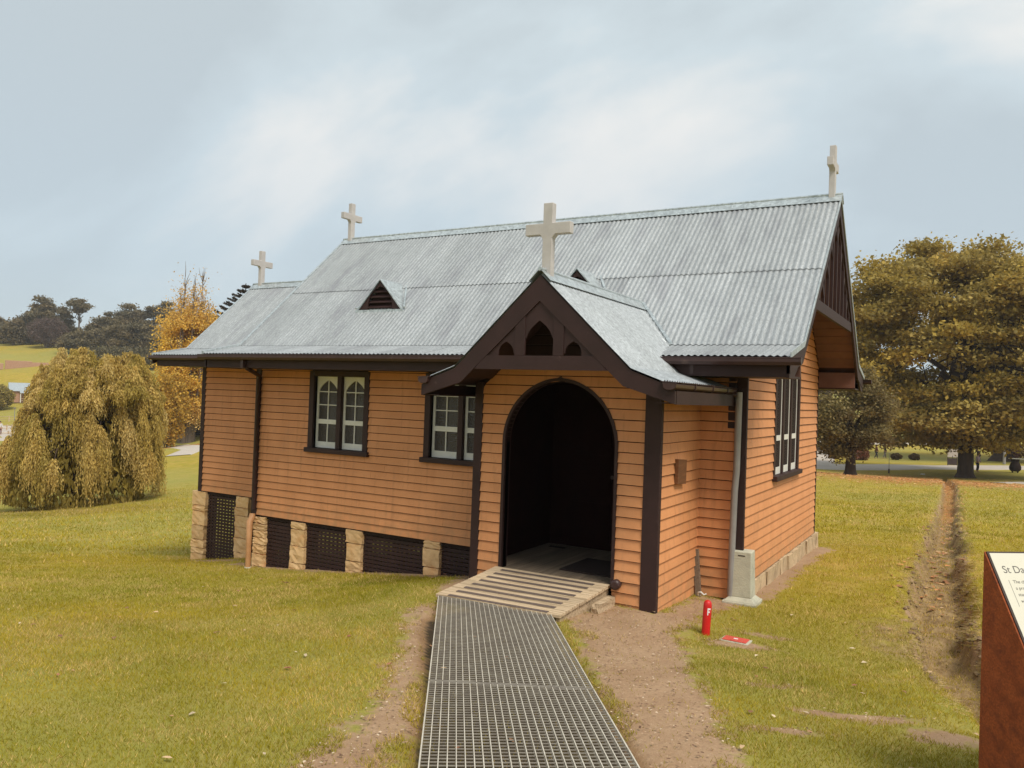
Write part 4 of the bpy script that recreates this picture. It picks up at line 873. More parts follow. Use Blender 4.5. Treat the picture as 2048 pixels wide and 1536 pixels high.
# ------------------------------------------------------------------ ramp
ramp=thing('ramp','weathered timber ramp with dark grip strips rising to the porch arch','ramp',(-1.8,-2.0,-.05)); RI=ramp.location
def rp(s,t,h=0): # s 0..1 across, t 0..1 top to bottom
    tl=Vector((-2.545,-1.495,.150)); tr=Vector((-1.055,-1.495,.150)); bl_=Vector((-2.635,-2.60,.018)); br=Vector((-1.165,-2.51,.012))
    return (tl*(1-s)+tr*s)*(1-t)+(bl_*(1-s)+br*s)*t+Vector((0,0,h))-RI
npk=8
for k in range(npk):
    t0=k/npk+.004; t1=(k+1)/npk-.006; a=random.uniform(-.004,.004)
    vs=[rp(a,t0,-.035),rp(1+a,t0,-.035),rp(1+a,t1,-.035),rp(a,t1,-.035),rp(a,t0),rp(1+a,t0),rp(1+a,t1),rp(a,t1)]
    pl=MB().add(vs,[(0,3,2,1),(4,5,6,7),(0,1,5,4),(1,2,6,5),(2,3,7,6),(3,0,4,7)]).build('plank','wood',ramp); rounded(pl,.004)
    tc_=t1+.004-.075/1.1*.5 if k<npk-1 else 1-.035
    g0,g1_=(k+1)/npk-.052,(k+1)/npk-.010
    if k==npk-1: g0,g1_=.955,.992
    vs=[rp(.10,g0,.001),rp(.90,g0,.001),rp(.90,g1_,.001),rp(.10,g1_,.001),rp(.10,g0,.006),rp(.90,g0,.006),rp(.90,g1_,.006),rp(.10,g1_,.006)]
    MB().add(vs,[(0,3,2,1),(4,5,6,7),(0,1,5,4),(1,2,6,5),(2,3,7,6),(3,0,4,7)]).build('grip_strip','grip',ramp)
for s0,s1 in ((.0,.03),(.96,.985)):
    vs=[rp(s0,0,-.036),rp(s1,0,-.036),rp(s1,.97,-.036),rp(s0,.97,-.036)]; lo=[v.copy() for v in vs]
    for v in lo[:2]: v.z=-.16+.05+.0
    for v in lo[2:]: v.z=-.06+.0
    MB().add(lo+vs,[(0,3,2,1),(4,5,6,7),(0,1,5,4),(1,2,6,5),(2,3,7,6),(3,0,4,7)]).build('stringer','wood',ramp)
m=MB(); rough(m,(-1.08,-1.95,-.12),(-.98,-1.50,.03),.012); tag(m.build('timber_offcut','wood'),'short pale timber offcut lying against the right side of the ramp','timber')
# ------------------------------------------------------------------ walkway grates
gl=[Vector((-2.60,-2.59,.005)),Vector((-.98,-4.99,.125)),Vector((.62,-7.36,.30))]
grr=[Vector((-1.28,-2.49,.005)),Vector((.07,-4.44,.125)),Vector((1.62,-6.70,.30))]
for pi,lab in ((0,'far galvanised grate of the walkway, ending at the timber ramp'),(1,'near galvanised grate of the walkway, running towards the viewer')):
    A,Bq=gl[pi],gl[pi+1]; Cq,D=grr[pi],grr[pi+1]; c=(A+Bq+Cq+D)/4; c.z-=.04
    gt_=thing('walkway_grate',lab,'grate',c,group='galvanised walkway grates')
    eps=.006; U=(Bq-A).normalized()
    def gp(s,t,h): return A*(1-s)*(1-t)+Cq*s*(1-t)+Bq*(1-s)*t+D*s*t+Vector((0,0,h))-c
    nb=24
    for k in range(nb+1):
        s=k/nb; w_=.0028 if 0<k<nb else .004; off=U.cross(Vector((0,0,1))).normalized()*w_
        p=[gp(s,.004,0),gp(s,.994,0)]
        vs=[p[0]-off-Vector((0,0,.032)),p[0]+off-Vector((0,0,.032)),p[1]+off-Vector((0,0,.032)),p[1]-off-Vector((0,0,.032)),p[0]-off,p[0]+off,p[1]+off,p[1]-off]
        MB().add(vs,[(0,3,2,1),(4,5,6,7),(0,1,5,4),(1,2,6,5),(2,3,7,6),(3,0,4,7)]).build('bearing_bar','steel',gt_)
    # cross rods run square to the bars; clipped at the skewed end
    m=MB(); Lg=(Bq-A).length; off=U.cross(Vector((0,0,1))).normalized(); n=int((Lg+1.0)/.047)
    def ends(q):  # q distance along left edge measured from A along U; find right end
        return None
    S=(Cq-A); sk=S.dot(U); wdt=abs(S.dot(off)); sk2=(D-Bq).dot(U)
    for k in range(-25,n+25):
        q=k*.047; pts=[]
        for s in [i/24 for i in range(25)]:
            # t such that position along U equals q
            l0=s*sk; l1=Lg+s*sk2; t=(q-l0)/(l1-l0)
            if 0.004<t<.994: pts.append(gp(s,t,-.004))
        if len(pts)<2: continue
        a,b=pts[0],pts[-1]; e=U*.0022; h=Vector((0,0,.0065))
        m.add([a-e-h,b-e-h,b+e-h,a+e-h,a-e,b-e,b+e,a+e],[(0,3,2,1),(4,5,6,7),(0,1,5,4),(1,2,6,5),(2,3,7,6),(3,0,4,7)])
    for t in ((.004,.994)):
        a,b=gp(0,t,.0005),gp(1,t,.0005); e=U*.003; h=Vector((0,0,.012)); m.add([a-e-h,b-e-h,b+e-h,a+e-h,a-e,b-e,b+e,a+e],[(0,3,2,1),(4,5,6,7),(0,1,5,4),(1,2,6,5),(2,3,7,6),(3,0,4,7)])
    m.build('cross_rods','steeldark',gt_,kind='stuff')
# ------------------------------------------------------------------ concrete pillar
cp=thing('concrete_pillar','tapered grey green concrete service pillar at the right corner of the chapel','pillar',(.03,.0,g1(0,-.1)+.0),R(2))
def frust(m,w0,w1,z0,z1,d0=None,d1=None):
    d0=d0 or w0; d1=d1 or w1
    return m.add([(-w0,-d0,z0),(w0,-d0,z0),(w0,d0,z0),(-w0,d0,z0),(-w1,-d1,z1),(w1,-d1,z1),(w1,d1,z1),(-w1,d1,z1)],[(0,3,2,1),(4,5,6,7),(0,1,5,4),(1,2,6,5),(2,3,7,6),(3,0,4,7)])
rounded(frust(MB(),.128,.112,.075,.62).build('shaft','conc',cp),.012,3)
rounded(frust(frust(MB(),.205,.200,-.12,.03),.185,.130,.03,.080).build('base','conc',cp),.01)
MB().box((-.04,-.1165,.565),(.04,-.112,.577)).build('maker_plate','darkedge',cp)
# leaning timber post
lt=thing('leaning_plank','narrow grey weathered plank leaning in the corner between porch and nave','plank',(-.47,-.12,-.15)); lt.rotation_euler=(R(-6),R(-7),0)
rounded(MB().box((-.035,-.02,-.04),(.035,.02,.55)).build('plank','woody',lt),.004)
# red marker post with F
fm=thing('marker_post','short red fire hydrant marker post with a white letter F','marker post',(.10,-1.75,g1(.10,-1.75)-.01),R(24))
fm.rotation_euler=(R(1),R(2),R(30))
m=MB(); pts=[(0,0,-.1),(0,0,.30),(0,0,.335),(0,0,.352),(0,0,.358)]; m.tube(pts,[.042,.042,.038,.024,.008],20); m.build('post','red',fm)
def text(s,size,mat,parent,M4,name='lettering',ext=.0008):
    c=bpy.data.curves.new(name,'FONT'); c.body=s; c.size=size; c.extrude=ext; c.align_x='LEFT'; c.materials.append(MT[mat])
    tmp=bpy.data.objects.new(name,c); COL.objects.link(tmp); bpy.context.view_layer.update(); me=bpy.data.meshes.new_from_object(tmp.evaluated_get(bpy.context.evaluated_depsgraph_get())); bpy.data.objects.remove(tmp)
    o=bpy.data.objects.new(name,me); COL.objects.link(o); o.parent=parent; o.matrix_local=M4; return o
# F: plate curved to the post face
m=MB(); rr=.0428
def fstroke(a0,a1,z0,z1):
    n=4
    vs=[]
    for k in range(n+1):
        a=a0+(a1-a0)*k/n
        for r_ in (rr-.0016,rr+.0008):
            for z in (z0,z1): vs.append((r_*math.sin(a),-r_*math.cos(a),z))
    fs=[]
    for k in range(n):
        b=4*k; fs+=[(b+2,b+6,b+7,b+3),(b,b+1,b+5,b+4),(b,b+4,b+6,b+2),(b+1,b+3,b+7,b+5)]
    fs+=[(0,2,3,1),(4*n,4*n+1,4*n+3,4*n+2)]
    m.add(vs,fs)
fstroke(-.22,.02,.215,.285); fstroke(.02,.50,.268,.285); fstroke(.02,.38,.240,.254); m.build('letter_f','whitep',fm)
# red cover
hc=thing('hydrant_cover','small faded red rectangular hydrant cover set flat in the bare ground','hydrant cover',(.40,-1.74,g1(.40,-1.74)+.012),R(-2))
rounded(MB().box((-.14,-.09,-.03),(.14,.09,.0)).build('frame','conc',hc),.004)
rounded(MB().box((-.118,-.072,.0005),(.118,.072,.010)).build('lid','redfade',hc),.004)
MB().box((-.02,-.012,.0105),(.02,.012,.013)).build('lifting_slot','whitep',hc)
for k,(x,y,r_) in enumerate([(-.36,-.33,.05)]):
    m=MB(); m.tube([(x-.05,y,-.10),(x-.045,y-.01,-.065),(x-.01,y-.02,-.055),(x+.02,y-.01,-.085),(x+.05,y,-.07)],.010,8); tag(m.build('pipe_offcut','white'),'bent white plastic pipe offcut on the soil by the porch corner','pipe')
# ------------------------------------------------------------------ sign lectern
A=Vector((0,0,0)); th=.5270-math.radians(7.6)
e1=Vector((math.cos(yaw+math.radians(7.6)),math.sin(yaw+math.radians(7.6)),0)); e2=Vector((e1.y,-e1.x,0))
rayA=fw+r2*(1968-1024)/fpx-u2*(1103-768)/fpx
SP=Vector((2.372,-9.707,2.201))+rayA*4.2; be=math.radians(56)
gzS=g1(SP.x,SP.y); sg=thing('sign_lectern','rusted steel sign lectern with a sloping cream information panel','sign',(SP.x,SP.y,gzS)); SO=Vector(sg.location)
def sp_(u,s,n): # u along top edge, s down the slope, n above slope
    dn=e2*math.cos(be)+Vector((0,0,-math.sin(be))); nm=e1.cross(dn); nm=-nm if nm.z<0 else nm
    return SP+e1*u+dn*s+nm*n-SO
def side(u0,u1):
    m=MB(); d=.62*math.cos(be); top=SP.z-gzS
    prof=[(0,top),(d,top-.62*math.sin(be)),(d,top-.62*math.sin(be)-.12),(.30,-.1),(0,-.1)]
    m.prism(prof,lambda a,b,n:tuple(SP-SO-Vector((0,0,SP.z-gzS))+e2*a+e1*n+Vector((0,0,b))),u0,u1); return m
side(0,.008).build('side_plate','corten',sg); side(1.09,1.098).build('side_plate','corten',sg)
d=.62
def slab(u0,u1,s0,s1,n0,n1):
    vs=[sp_(u0,s0,n0),sp_(u1,s0,n0),sp_(u1,s1,n0),sp_(u0,s1,n0),sp_(u0,s0,n1),sp_(u1,s0,n1),sp_(u1,s1,n1),sp_(u0,s1,n1)]
    return MB().add(vs,[(0,3,2,1),(4,5,6,7),(0,1,5,4),(1,2,6,5),(2,3,7,6),(3,0,4,7)])
bk=MB(); p0=sp_(0,0,0); vs=[sp_(.008,0,-.004),sp_(1.09,0,-.004)]; 
base=[Vector((v.x,v.y,-.1)) for v in vs]; t_=e2*.008
bk.add(base+[b+t_ for b in base][::-1]+[v for v in vs]+[v+t_ for v in vs][::-1],[(0,1,2,3),(4,7,6,5),(0,4,5,1),(1,5,6,2),(2,6,7,3),(3,7,4,0)]); bk.build('back_plate','corten',sg)
slab(.008,1.09,.0,d,-.012,-.001).build('frame','corten',sg); slab(.010,1.088,.002,d-.004,.0,.006).build('panel_edge','darkedge',sg); slab(.020,1.078,.012,d-.015,.0065,.009).build('panel','panel',sg)
dn=e2*math.cos(be)+Vector((0,0,-math.sin(be))); nm=e1.cross(dn); nm=-nm if nm.z<0 else nm
def tM(u,s): 
    o=sp_(u,s,.0095); yv=-dn; return Matrix(((e1.x,yv.x,nm.x,o.x),(e1.y,yv.y,nm.y,o.y),(e1.z,yv.z,nm.z,o.z),(0,0,0,1)))
text("St David's Church",.056,'ink',sg,tM(.056,.122),ext=.0003)
for k,s in enumerate(('The chu','a prop','stand','wh')): text(s,.025,'ink',sg,tM(.088,.178+.034*k),ext=.0002)
slab(.066,.0675,.16,.30,.0092,.0098).build('rule_line','ink',sg)
# ------------------------------------------------------------------ vegetation
MT['leaf']=pm('foliage',(1,1,1),(.82,.82,.82),1.2,.65,0,objvar=0,attr='col',trans=.35,spec=.25)
def unit(n):
    v=rng.normal(size=(n,3)); return v/np.linalg.norm(v,axis=1)[:,None]
def leafmesh(name,P,S,C,parent,el=1.5,D=None,flat=0.0):
    n=len(P); a=unit(n) if D is None else D/np.linalg.norm(D,axis=1)[:,None]; r=unit(n)
    if flat: a[:,2]*=(1-flat); a/=np.linalg.norm(a,axis=1)[:,None]
    b=np.cross(a,r); b/=np.linalg.norm(b,axis=1)[:,None]+1e-9
    if flat: b[:,2]*=(1-flat)
    S=np.broadcast_to(S,(n,))[:,None]
    V=np.stack([P-a*S*el*.5,P+b*S*.5,P+a*S*el*.5,P-b*S*.5],1).reshape(-1,3)
    return fast_mesh(name,V,np.arange(4*n).reshape(-1,4),'leaf',parent,col=np.repeat(C,4,axis=0))
def limb(m,p0,p1,r0,r1,seg=7,wob=.12,n=6,up=.25):
    p0,p1=Vector(p0),Vector(p1); L_=(p1-p0).length; pts=[];rad=[]
    for k in range(n+1):
        t=k/n; p=p0.lerp(p1,t)+Vector((random.uniform(-1,1),random.uniform(-1,1),random.uniform(-.5,.5)))*wob*L_*.12*math.sin(t*math.pi)
        p.z+=up*L_*math.sin(t*math.pi)*.35; pts.append(p); rad.append(r0*(1-t)+r1*t)
    m.tube(pts,rad,seg,cap=False); return pts
def tree(x,y,kind,label,cat='tree',group=None,th=3,H=10,RX=5,cz=None,hz=None,nc=60,nl=200,ls=.2,cols=None,bark='bark',tr=.5,cs=1.0,fork=.35,off=(0,0),flat=.55,lean=(0,0),low=None,spread=.7,edge=.55):
    z0=g1(x,y); t=thing(kind,label,cat,(x,y,z0),0,group)
    m=MB(); ft=th
    tp=[(0,0,-.3),(0,0,.0),(lean[0]*.1,lean[1]*.1,.35*tr+.2),(lean[0]*.5,lean[1]*.5,ft*.5),(lean[0],lean[1],ft)]
    m.tube(tp,[tr*1.9,tr*1.45,tr*1.08,tr*.95,tr*.85],12)
    cz=cz if cz is not None else (H+ft*.8)/2; hz=hz if hz is not None else (H-ft*.8)/2
    # clump centres, denser towards the shell
    cc=[]
    while len(cc)<nc:
        u=unit(1)[0]; r=(edge+(1-edge)*rng.random())**.8
        p=np.array([off[0]+u[0]*RX*r,off[1]+u[1]*RX*r,cz+u[2]*hz*r])
        if low is not None and p[2]<low: continue
        cc.append(p)
    cc=np.array(cc)
    # outline irregularity
    ang=np.arctan2(cc[:,1],cc[:,0]); cc[:,:2]*= (1+.14*np.sin(3*ang+x)+.08*np.sin(7*ang+y))[:,None]
    top=Vector(tp[-1]); mains=[]
    nm=7
    for k in range(nm):
        a=2*math.pi*k/nm+random.uniform(-.3,.3); q=Vector((off[0]+math.cos(a)*RX*.45,off[1]+math.sin(a)*RX*.45,cz+random.uniform(-.3,.45)*hz)); pts=limb(m,top-Vector((0,0,random.uniform(0,.25)*ft)),q,tr*.55,tr*.22,8,wob=1.2); mains.append(pts)
    nodes=[p for pts in mains for p in pts[2:]]
    for c in cc[::1]:
        c=Vector(c); b=min(nodes,key=lambda p:(p-c).length); limb(m,b,c,tr*.13,tr*.03,5,wob=1.0,n=4,up=.1)
    m.build('trunk',bark,t,fixn=False)
    n=nc*nl; ci=rng.integers(0,nc,n); rad=cs*(.7+.6*rng.random(nc))[ci]
    off_=rng.normal(size=(n,3))*rad[:,None]*np.array([1,1,flat])*spread*.6
    P=cc[ci]+off_
    C=np.array(cols)[rng.integers(0,len(cols),nc)][ci]*.6+np.array(cols)[rng.integers(0,len(cols),n)]*.4; C=C*(.8+.4*rng.random((n,1)))
    leafmesh('crown',P,ls*(.6+.8*rng.random(n)),C,t,1.5,flat=.25)
    return t
olive=[(.40,.295,.07),(.50,.36,.07),(.31,.235,.06),(.58,.39,.075),(.37,.28,.085)]
tree(1.96,70.6,'oak_tree','huge spreading olive oak with a thick dark trunk beside the drain',th=6.5,H=22.2,RX=11.2,cz=11.3,hz=10.1,nc=300,nl=560,ls=.235,cols=olive,tr=.62,cs=2.0,off=(-.5,1.6),low=2.7,fork=.4,flat=.38)
tree(5.85,108.2,'oak_tree','second large oak standing behind the pale pole, partly hidden',th=8,H=27,RX=12,cz=16,hz=10,nc=150,nl=420,ls=.34,cols=olive,tr=1.2,cs=2.4,off=(4,0),low=7)
tree(10.2,108,'oak_tree','oak with a slim brown trunk at the edge of the view behind the litter bin',th=8,H=22,RX=9,cz=15,hz=7,nc=60,nl=200,ls=.5,cols=olive,tr=.45,cs=2.2,low=8)
tree(-4.9,50.2,'small_tree','small dark dense tree with a fluted trunk just past the chapel corner',th=1.9,H=7.2,RX=3.0,cz=4.2,hz=3.1,nc=90,nl=330,ls=.13,cols=[(.20,.14,.055),(.26,.19,.065),(.16,.12,.045),(.28,.22,.08)],tr=.34,cs=.95,low=1.2,flat=.7,off=(-.3,0))
tree(-20,112,'background_tree','tall grey brown tree showing between the gable and the oak',th=5,H=25,RX=6.5,nc=60,nl=220,ls=.5,cols=[(.17,.12,.075),(.13,.095,.055),(.20,.14,.09)],tr=.5,cs=2.2,group=None)
tree(-34,120,'background_tree','broad brown tree behind the chapel gable',th=5,H=20,RX=8,nc=40,nl=150,ls=.5,cols=[(.17,.12,.075),(.13,.095,.055)],tr=.5,cs=2.2)
# golden weeping tree
def weeping(x,y):
    z0=g1(x,y); t=thing('weeping_tree','golden brown weeping tree with foliage hanging almost to the lawn','tree',(x,y,z0))
    H=7.15; m=MB(); m.tube([(0,0,-.3),(0,0,.2),(.1,0,1.2),(0,.1,2.6)],[.42,.32,.26,.22],10)
    tips=[]; nt_=230
    for k in range(nt_):
        a=rng.random()*2*math.pi; f=rng.random()
        h=.20+.80*(rng.random()**.62); rm=np.interp(h,[0,.3,.5,.62,.74,.86,.95,1.0],[3.1,3.5,3.35,3.1,2.8,2.4,2.0,1.6])
        r=rm*(.80+.2*rng.random()) if k%4 else rm*math.sqrt(rng.random()); z=h*H
        tips.append((r*math.cos(a)+.75*h,r*math.sin(a)+.44*h,z))
    top=Vector((0,.1,2.5))
    for p in tips:
        if rng.random()<.75: limb(m,top+Vector((p[0]*.1,p[1]*.1,random.uniform(0,1.4))),p,.075,.015,5,wob=.9,n=5,up=.35)
    m.build('trunk','bark',t,fixn=False)
    Ps=[];Ds=[];Cs=[]
    base=np.array([(.58,.40,.11),(.64,.46,.14),(.50,.355,.085),(.38,.28,.055),(.70,.52,.20)])
    for (tx,ty,tz) in tips:
        ns=62; out=math.atan2(ty,tx); cb_=base[rng.integers(0,5)]*(.9+.25*rng.random())
        Ln=min(tz-.1,(1.1+1.6*rng.random()) if tz<5.0 else (.55+.7*rng.random())); top_=tz>=5.0
        for s in range(ns):
            a=out+rng.normal(0,1.1); rr_=.10+.42*rng.random(); L2=Ln*(.5+.6*rng.random()); n=int(10+L2*9); k=np.linspace(0,1,n)
            hx=rr_*(1-(1-k)**2.2); X=tx+np.cos(a)*hx+rng.normal(0,.02,n)+.05*np.sin(k*5+s); Y=ty+np.sin(a)*hx+rng.normal(0,.02,n); Z=tz+(.75 if top_ else .28)*np.sin(np.minimum(k*4,1)*math.pi)*rr_-L2*k**1.35+rng.normal(0,.02,n)
            Z=np.maximum(Z,.12+.45*rng.random())
            P=np.c_[X,Y,Z]; D=np.gradient(P,axis=0)+rng.normal(0,.012,(n,3)); Ps.append(P);Ds.append(D); Cs.append(np.tile(cb_*.7+base[rng.integers(0,5)]*.3,(n,1))*(.75+.5*rng.random((n,1))))
    P=np.concatenate(Ps);D=np.concatenate(Ds);C=np.concatenate(Cs)
    # interior curtain so that the crown is not hollow
    leafmesh('crown',P,.042*(.7+.6*rng.random(len(P))),C,t,3.2,D=D)
    n=5000; u=unit(n); P=np.c_[u[:,0]*2.9,u[:,1]*2.9,.25+np.abs(u[:,2])*5.6*rng.random(n)**.6]*1.0; leafmesh('inner_foliage',P,.14*(.6+.8*rng.random(n)),np.tile(base[3]*.8,(n,1))*(.7+.6*rng.random((n,1))),t,2.5,D=np.tile([[0,0,1.]],(n,1))+rng.normal(0,.3,(n,3)))
weeping(-34.7,12.8)
# golden poplar
def poplar(x,y):
    z0=g1(x,y); t=thing('poplar_tree','tall golden poplar turning bare at its top, behind the weeping tree','tree',(x,y,z0))
    m=MB(); H=20.3; stems=[]
    for k in range(15):
        a=k*2.4; r=.25+.15*k**.5; R1=3.1*math.sqrt((k+.5)/15); h=H*(1-.32*(R1/3.1)**1.4)*random.uniform(.93,1.02)
        if k in(2,6): h=H*1.0
        pts=[(r*math.cos(a),r*math.sin(a),-.3),(r*math.cos(a)*1.1,r*math.sin(a)*1.1,2.0),(R1*.75*math.cos(a),R1*.75*math.sin(a),h*.35),(R1*math.cos(a),R1*math.sin(a),h*.65),(R1*.92*math.cos(a),R1*.92*math.sin(a),h)]
        m.tube(pts,[.34,.24,.16,.10,.02],7,cap=False); stems.append([Vector(p) for p in pts])
    for k in range(520):
        s=random.choice(stems); i=random.choice((1,2,3,3)); p=s[i].lerp(s[i+1] if i<4 else s[i],random.random()); q=p+Vector((random.uniform(-.5,.5),random.uniform(-.5,.5),random.uniform(.9,2.0))); m.tube([p,p.lerp(q,.5)+Vector((random.uniform(-.1,.1),random.uniform(-.1,.1),0)),q],[.04,.03,.012],4,cap=False)
    m.build('trunk','barkgrey',t,fixn=False)
    n=95000; si=rng.integers(0,15,n); kk=1.4+2.6*rng.random(n)**.9; P=np.empty((n,3))
    S=np.array([[list(p) for p in s] for s in stems]); i=np.minimum(kk.astype(int),3); f=kk-i
    P=S[si,i]*(1-f)[:,None]+S[si,i+1]*f[:,None]; hfrac=P[:,2]/H
    # clumps
    nc=260; cl=rng.normal(size=(nc,3))*np.array([.75,.75,.9]); ci=rng.integers(0,nc,n); P+=cl[ci]*.9+rng.normal(size=(n,3))*.32
    keep=rng.random(n)<np.where(P[:,2]<15,1,np.clip(1-(P[:,2]-15)/5.2,.07,1)); gap=vnoise(P[:,0]*1.0+x,P[:,2],1.5,31)*.5+vnoise(P[:,1],P[:,2],1.2,32)*.5; keep&=(gap>.31)
    P=P[keep]; n=len(P); hf=P[:,2]/H
    g=np.array([(.74,.47,.06),(.82,.54,.09),(.60,.37,.05),(.68,.46,.11)])[rng.integers(0,4,n)]; cream=np.array((.62,.42,.20)); pk=np.clip((.30-hf)/.2,0,1)[:,None]*(P[:,:1]*.864+P[:,1:2]*.503>0); C=g*(1-pk*.7)+cream*pk*.7; br=np.clip((hf-.6)/.3,0,1)[:,None]; C=C*(1-br*.5)+np.array((.42,.25,.14))*br*.5
    leafmesh('crown',P,.155*(.6+.8*rng.random(n)),C*(.95+.5*rng.random((n,1))),t,1.3)
poplar(-80.7,54.3)
# norfolk pine behind the chancel roof
def pine(x,y,z,H):
    t=thing('norfolk_pine','dark tiered pine showing above the low chancel roof','tree',(x,y,z)); m=MB(); m.tube([(0,0,-.3),(0,0,H*.5),(0,0,H)],[.45,.3,.05],8); m.build('trunk','bark',t)
    Ps=[];Ds=[]; 
    for k in range(26):
        h=H-.5-k*.72; R_=min(6.0,.45+.58*k); nb=7
        for b in range(nb):
            a=2*math.pi*b/nb+k*.7; n=int(26+R_*16); f=np.linspace(.08,1,n); X=np.cos(a)*R_*f; Y=np.sin(a)*R_*f; Z=h+.55*R_*.42*f**1.6+rng.normal(0,.03,n)
            for s in range(4):
                Ps.append(np.c_[X+rng.normal(0,.09,n),Y+rng.normal(0,.09,n),Z+rng.normal(0,.06,n)]); Ds.append(np.tile([math.cos(a),math.sin(a),.6],(n,1))+rng.normal(0,.35,(n,3)))
    P=np.concatenate(Ps); D=np.concatenate(Ds); n=len(P); leafmesh('branches',P,.11*(.7+.6*rng.random(n)),np.array([(.075,.055,.035),(.055,.045,.025),(.10,.07,.05)])[rng.integers(0,3,n)],t,2.6,D=D)
def atpx(px,f,py=None): # world point (used for far background only): direction at px, distance f
    d=fw+r2*(px-1024)/fpx-u2*((py or 790)-768)/fpx; return 2.372+d.x*f,-9.707+d.y*f,2.201+d.z*f
X=atpx(483,105); pine(X[0],X[1],g1(X[0],X[1]),atpx(483,105,566)[2]-g1(X[0],X[1]))
gum=[(.19,.155,.085),(.23,.18,.09),(.15,.13,.075),(.26,.19,.095)]
gums=[(2,655,20,'low gum tree cut by the left edge of the view'),(42,652,20,'low dense gum tree second from the left edge'),(72,650,20,'low dark gum tree just behind the purple brown bare tree'),(22,640,17,'small spreading gum tree at the left end of the ridge'),(58,626,24,'dark broad gum tree leaning left on the ridge'),(84,589,19,'tallest dark gum tree on the ridge'),(112,614,24,'wide dark gum tree right of the tallest one'),(152,601,20,'airy umbrella shaped gum tree with bare pale limbs'),(132,650,20,'low dark gum tree below the umbrella shaped one'),(186,638,18,'low gum tree in the dip of the ridge'),(214,626,19,'middling gum tree right of the dip'),(252,606,22,'rounded gum tree midway along the ridge'),(292,609,23,'flat topped dark gum tree near the poplar'),(268,645,24,'large low gum tree in front of the ridge'),(326,606,16,'gum tree just left of the poplar top'),(352,622,20,'dark gum tree behind the poplar'),(420,628,18,'dark gum tree right of the poplar above the roof edge'),(442,640,14,'small dark gum tree nearest the chancel roof'),(-20,630,26,'gum tree at the far left edge of the ridge'),
(140,668,22,'dark gum tree low on the slope, just above the left of the weeping tree'),(180,662,26,'dark gum tree low on the slope above the middle of the weeping tree'),(225,655,26,'bushy gum tree low on the slope, above the right of the weeping tree'),(262,648,26,'dark gum tree low on the slope between weeping tree and poplar'),(302,650,24,'dark gum tree low on the slope touching the poplar')]
for k,(px,ty,wpx,lab) in enumerate(gums):
    f=(268+random.uniform(-6,16) if k<19 and ty<657 else 246) if px<400 else 200; X=atpx(px,f); z0=g1(X[0],X[1]); H=(atpx(px,f,ty)[2]-z0)*1.05; RX=wpx/fpx*f*1.05
    airy=(px==152)
    tree(X[0],X[1],'gum_tree',lab,group='gum trees on the ridge',th=H*(.55 if airy else .18),H=H,RX=RX,cz=H*(.82 if airy else .54),hz=H*(.17 if airy else .44),nc=30 if not airy else 22,nl=330 if not airy else 130,ls=.46,cols=gum,bark='barkgrey',tr=.30,cs=2.0 if not airy else 1.9,flat=.5,edge=.35)
# smaller things of the left background
def bushlike(name,label,x,y,rx,rz,cols,n=3000,ls=.2,group=None,cat='shrub',zc=None):
    z0=g1(x,y); t=thing(name,label,cat,(x,y,z0),0,group); m=MB()
    for k in range(9):
        a=k*.7; m.tube([(0,0,-.1),(math.cos(a)*rx*.3,math.sin(a)*rx*.3,rz*.5),(math.cos(a)*rx*.7,math.sin(a)*rx*.7,rz*1.2)],[.06*rx,.04*rx,.015*rx],5,cap=False)
    m.build('stems','barkgrey',t,fixn=False)
    u=unit(n); r=.55+.45*rng.random(n)**.5; r*=1+.12*np.sin(u[:,0]*7+x)+.1*np.sin(u[:,1]*9+u[:,2]*6); zc=zc or rz
    P=np.c_[u[:,0]*rx*r,u[:,1]*rx*r,zc+u[:,2]*rz*r]; P[:,2]=np.maximum(P[:,2],.02)
    leafmesh('foliage',P,ls*(.6+.8*rng.random(n)),np.array(cols)[rng.integers(0,len(cols),n)]*(.75+.5*rng.random((n,1))),t,1.4); return t
X=atpx(90,258); bushlike('bare_tree','round purple brown bare tree on the hillside slope',X[0],X[1],5.6,4.4,[(.15,.10,.085),(.19,.13,.105),(.12,.08,.07)],9000,.28,cat='tree',zc=5.2)
X=atpx(-2,172); bushlike('round_hedge_tree','clipped yellow green bush beside the cottage verandah',X[0],X[1],2.9,2.4,[(.34,.26,.06),(.42,.32,.09),(.25,.20,.04)],5000,.26,cat='bush',zc=2.8)
X=atpx(392,104); bushlike('dark_hedge','dark hedge behind the foot of the poplar',X[0],X[1],6.0,1.5,[(.05,.04,.02),(.07,.05,.025)],6000,.25,cat='hedge')
X=atpx(338,106); bushlike('dark_bush','dark bush left of the foot of the poplar',X[0],X[1],2.6,1.6,[(.06,.05,.02),(.09,.07,.03)],3000,.25,cat='bush')
X=atpx(335,90); bushlike('yellow_bush','low golden yellow tree in front of the left side of the poplar',X[0],X[1],2.2,4.0,[(.58,.34,.05),(.46,.30,.06),(.64,.40,.07)],8000,.2,cat='tree',zc=4.4)
for k,(px,f,lab) in enumerate([(1724,97,'larger rusty red round shrub right of the small dark tree'),(1675,98,'rusty round shrub partly behind the small dark trunk')]):
    X=atpx(px,f); bushlike('round_shrub',lab,X[0],X[1],1.05 if k==0 else .8,.72,[(.24,.085,.05),(.30,.12,.07),(.16,.07,.04)],2200,.12,group='clipped round shrubs on the far lawn')
for k,(px,lab) in enumerate([(1796,'low dark clipped shrub beside the walking people'),(1832,'small dark clipped shrub standing alone on the far lawn')]):
    X=atpx(px,99); bushlike('round_shrub',lab,X[0],X[1],.62,.42,[(.10,.07,.035),(.14,.09,.04)],1500,.1,group='clipped round shrubs on the far lawn')
X=atpx(2026,100); bushlike('round_shrub','reddish shrub between the two far oak trunks',X[0],X[1],1.6,1.3,[(.24,.10,.06),(.30,.14,.09)],2500,.14,group='clipped round shrubs on the far lawn')
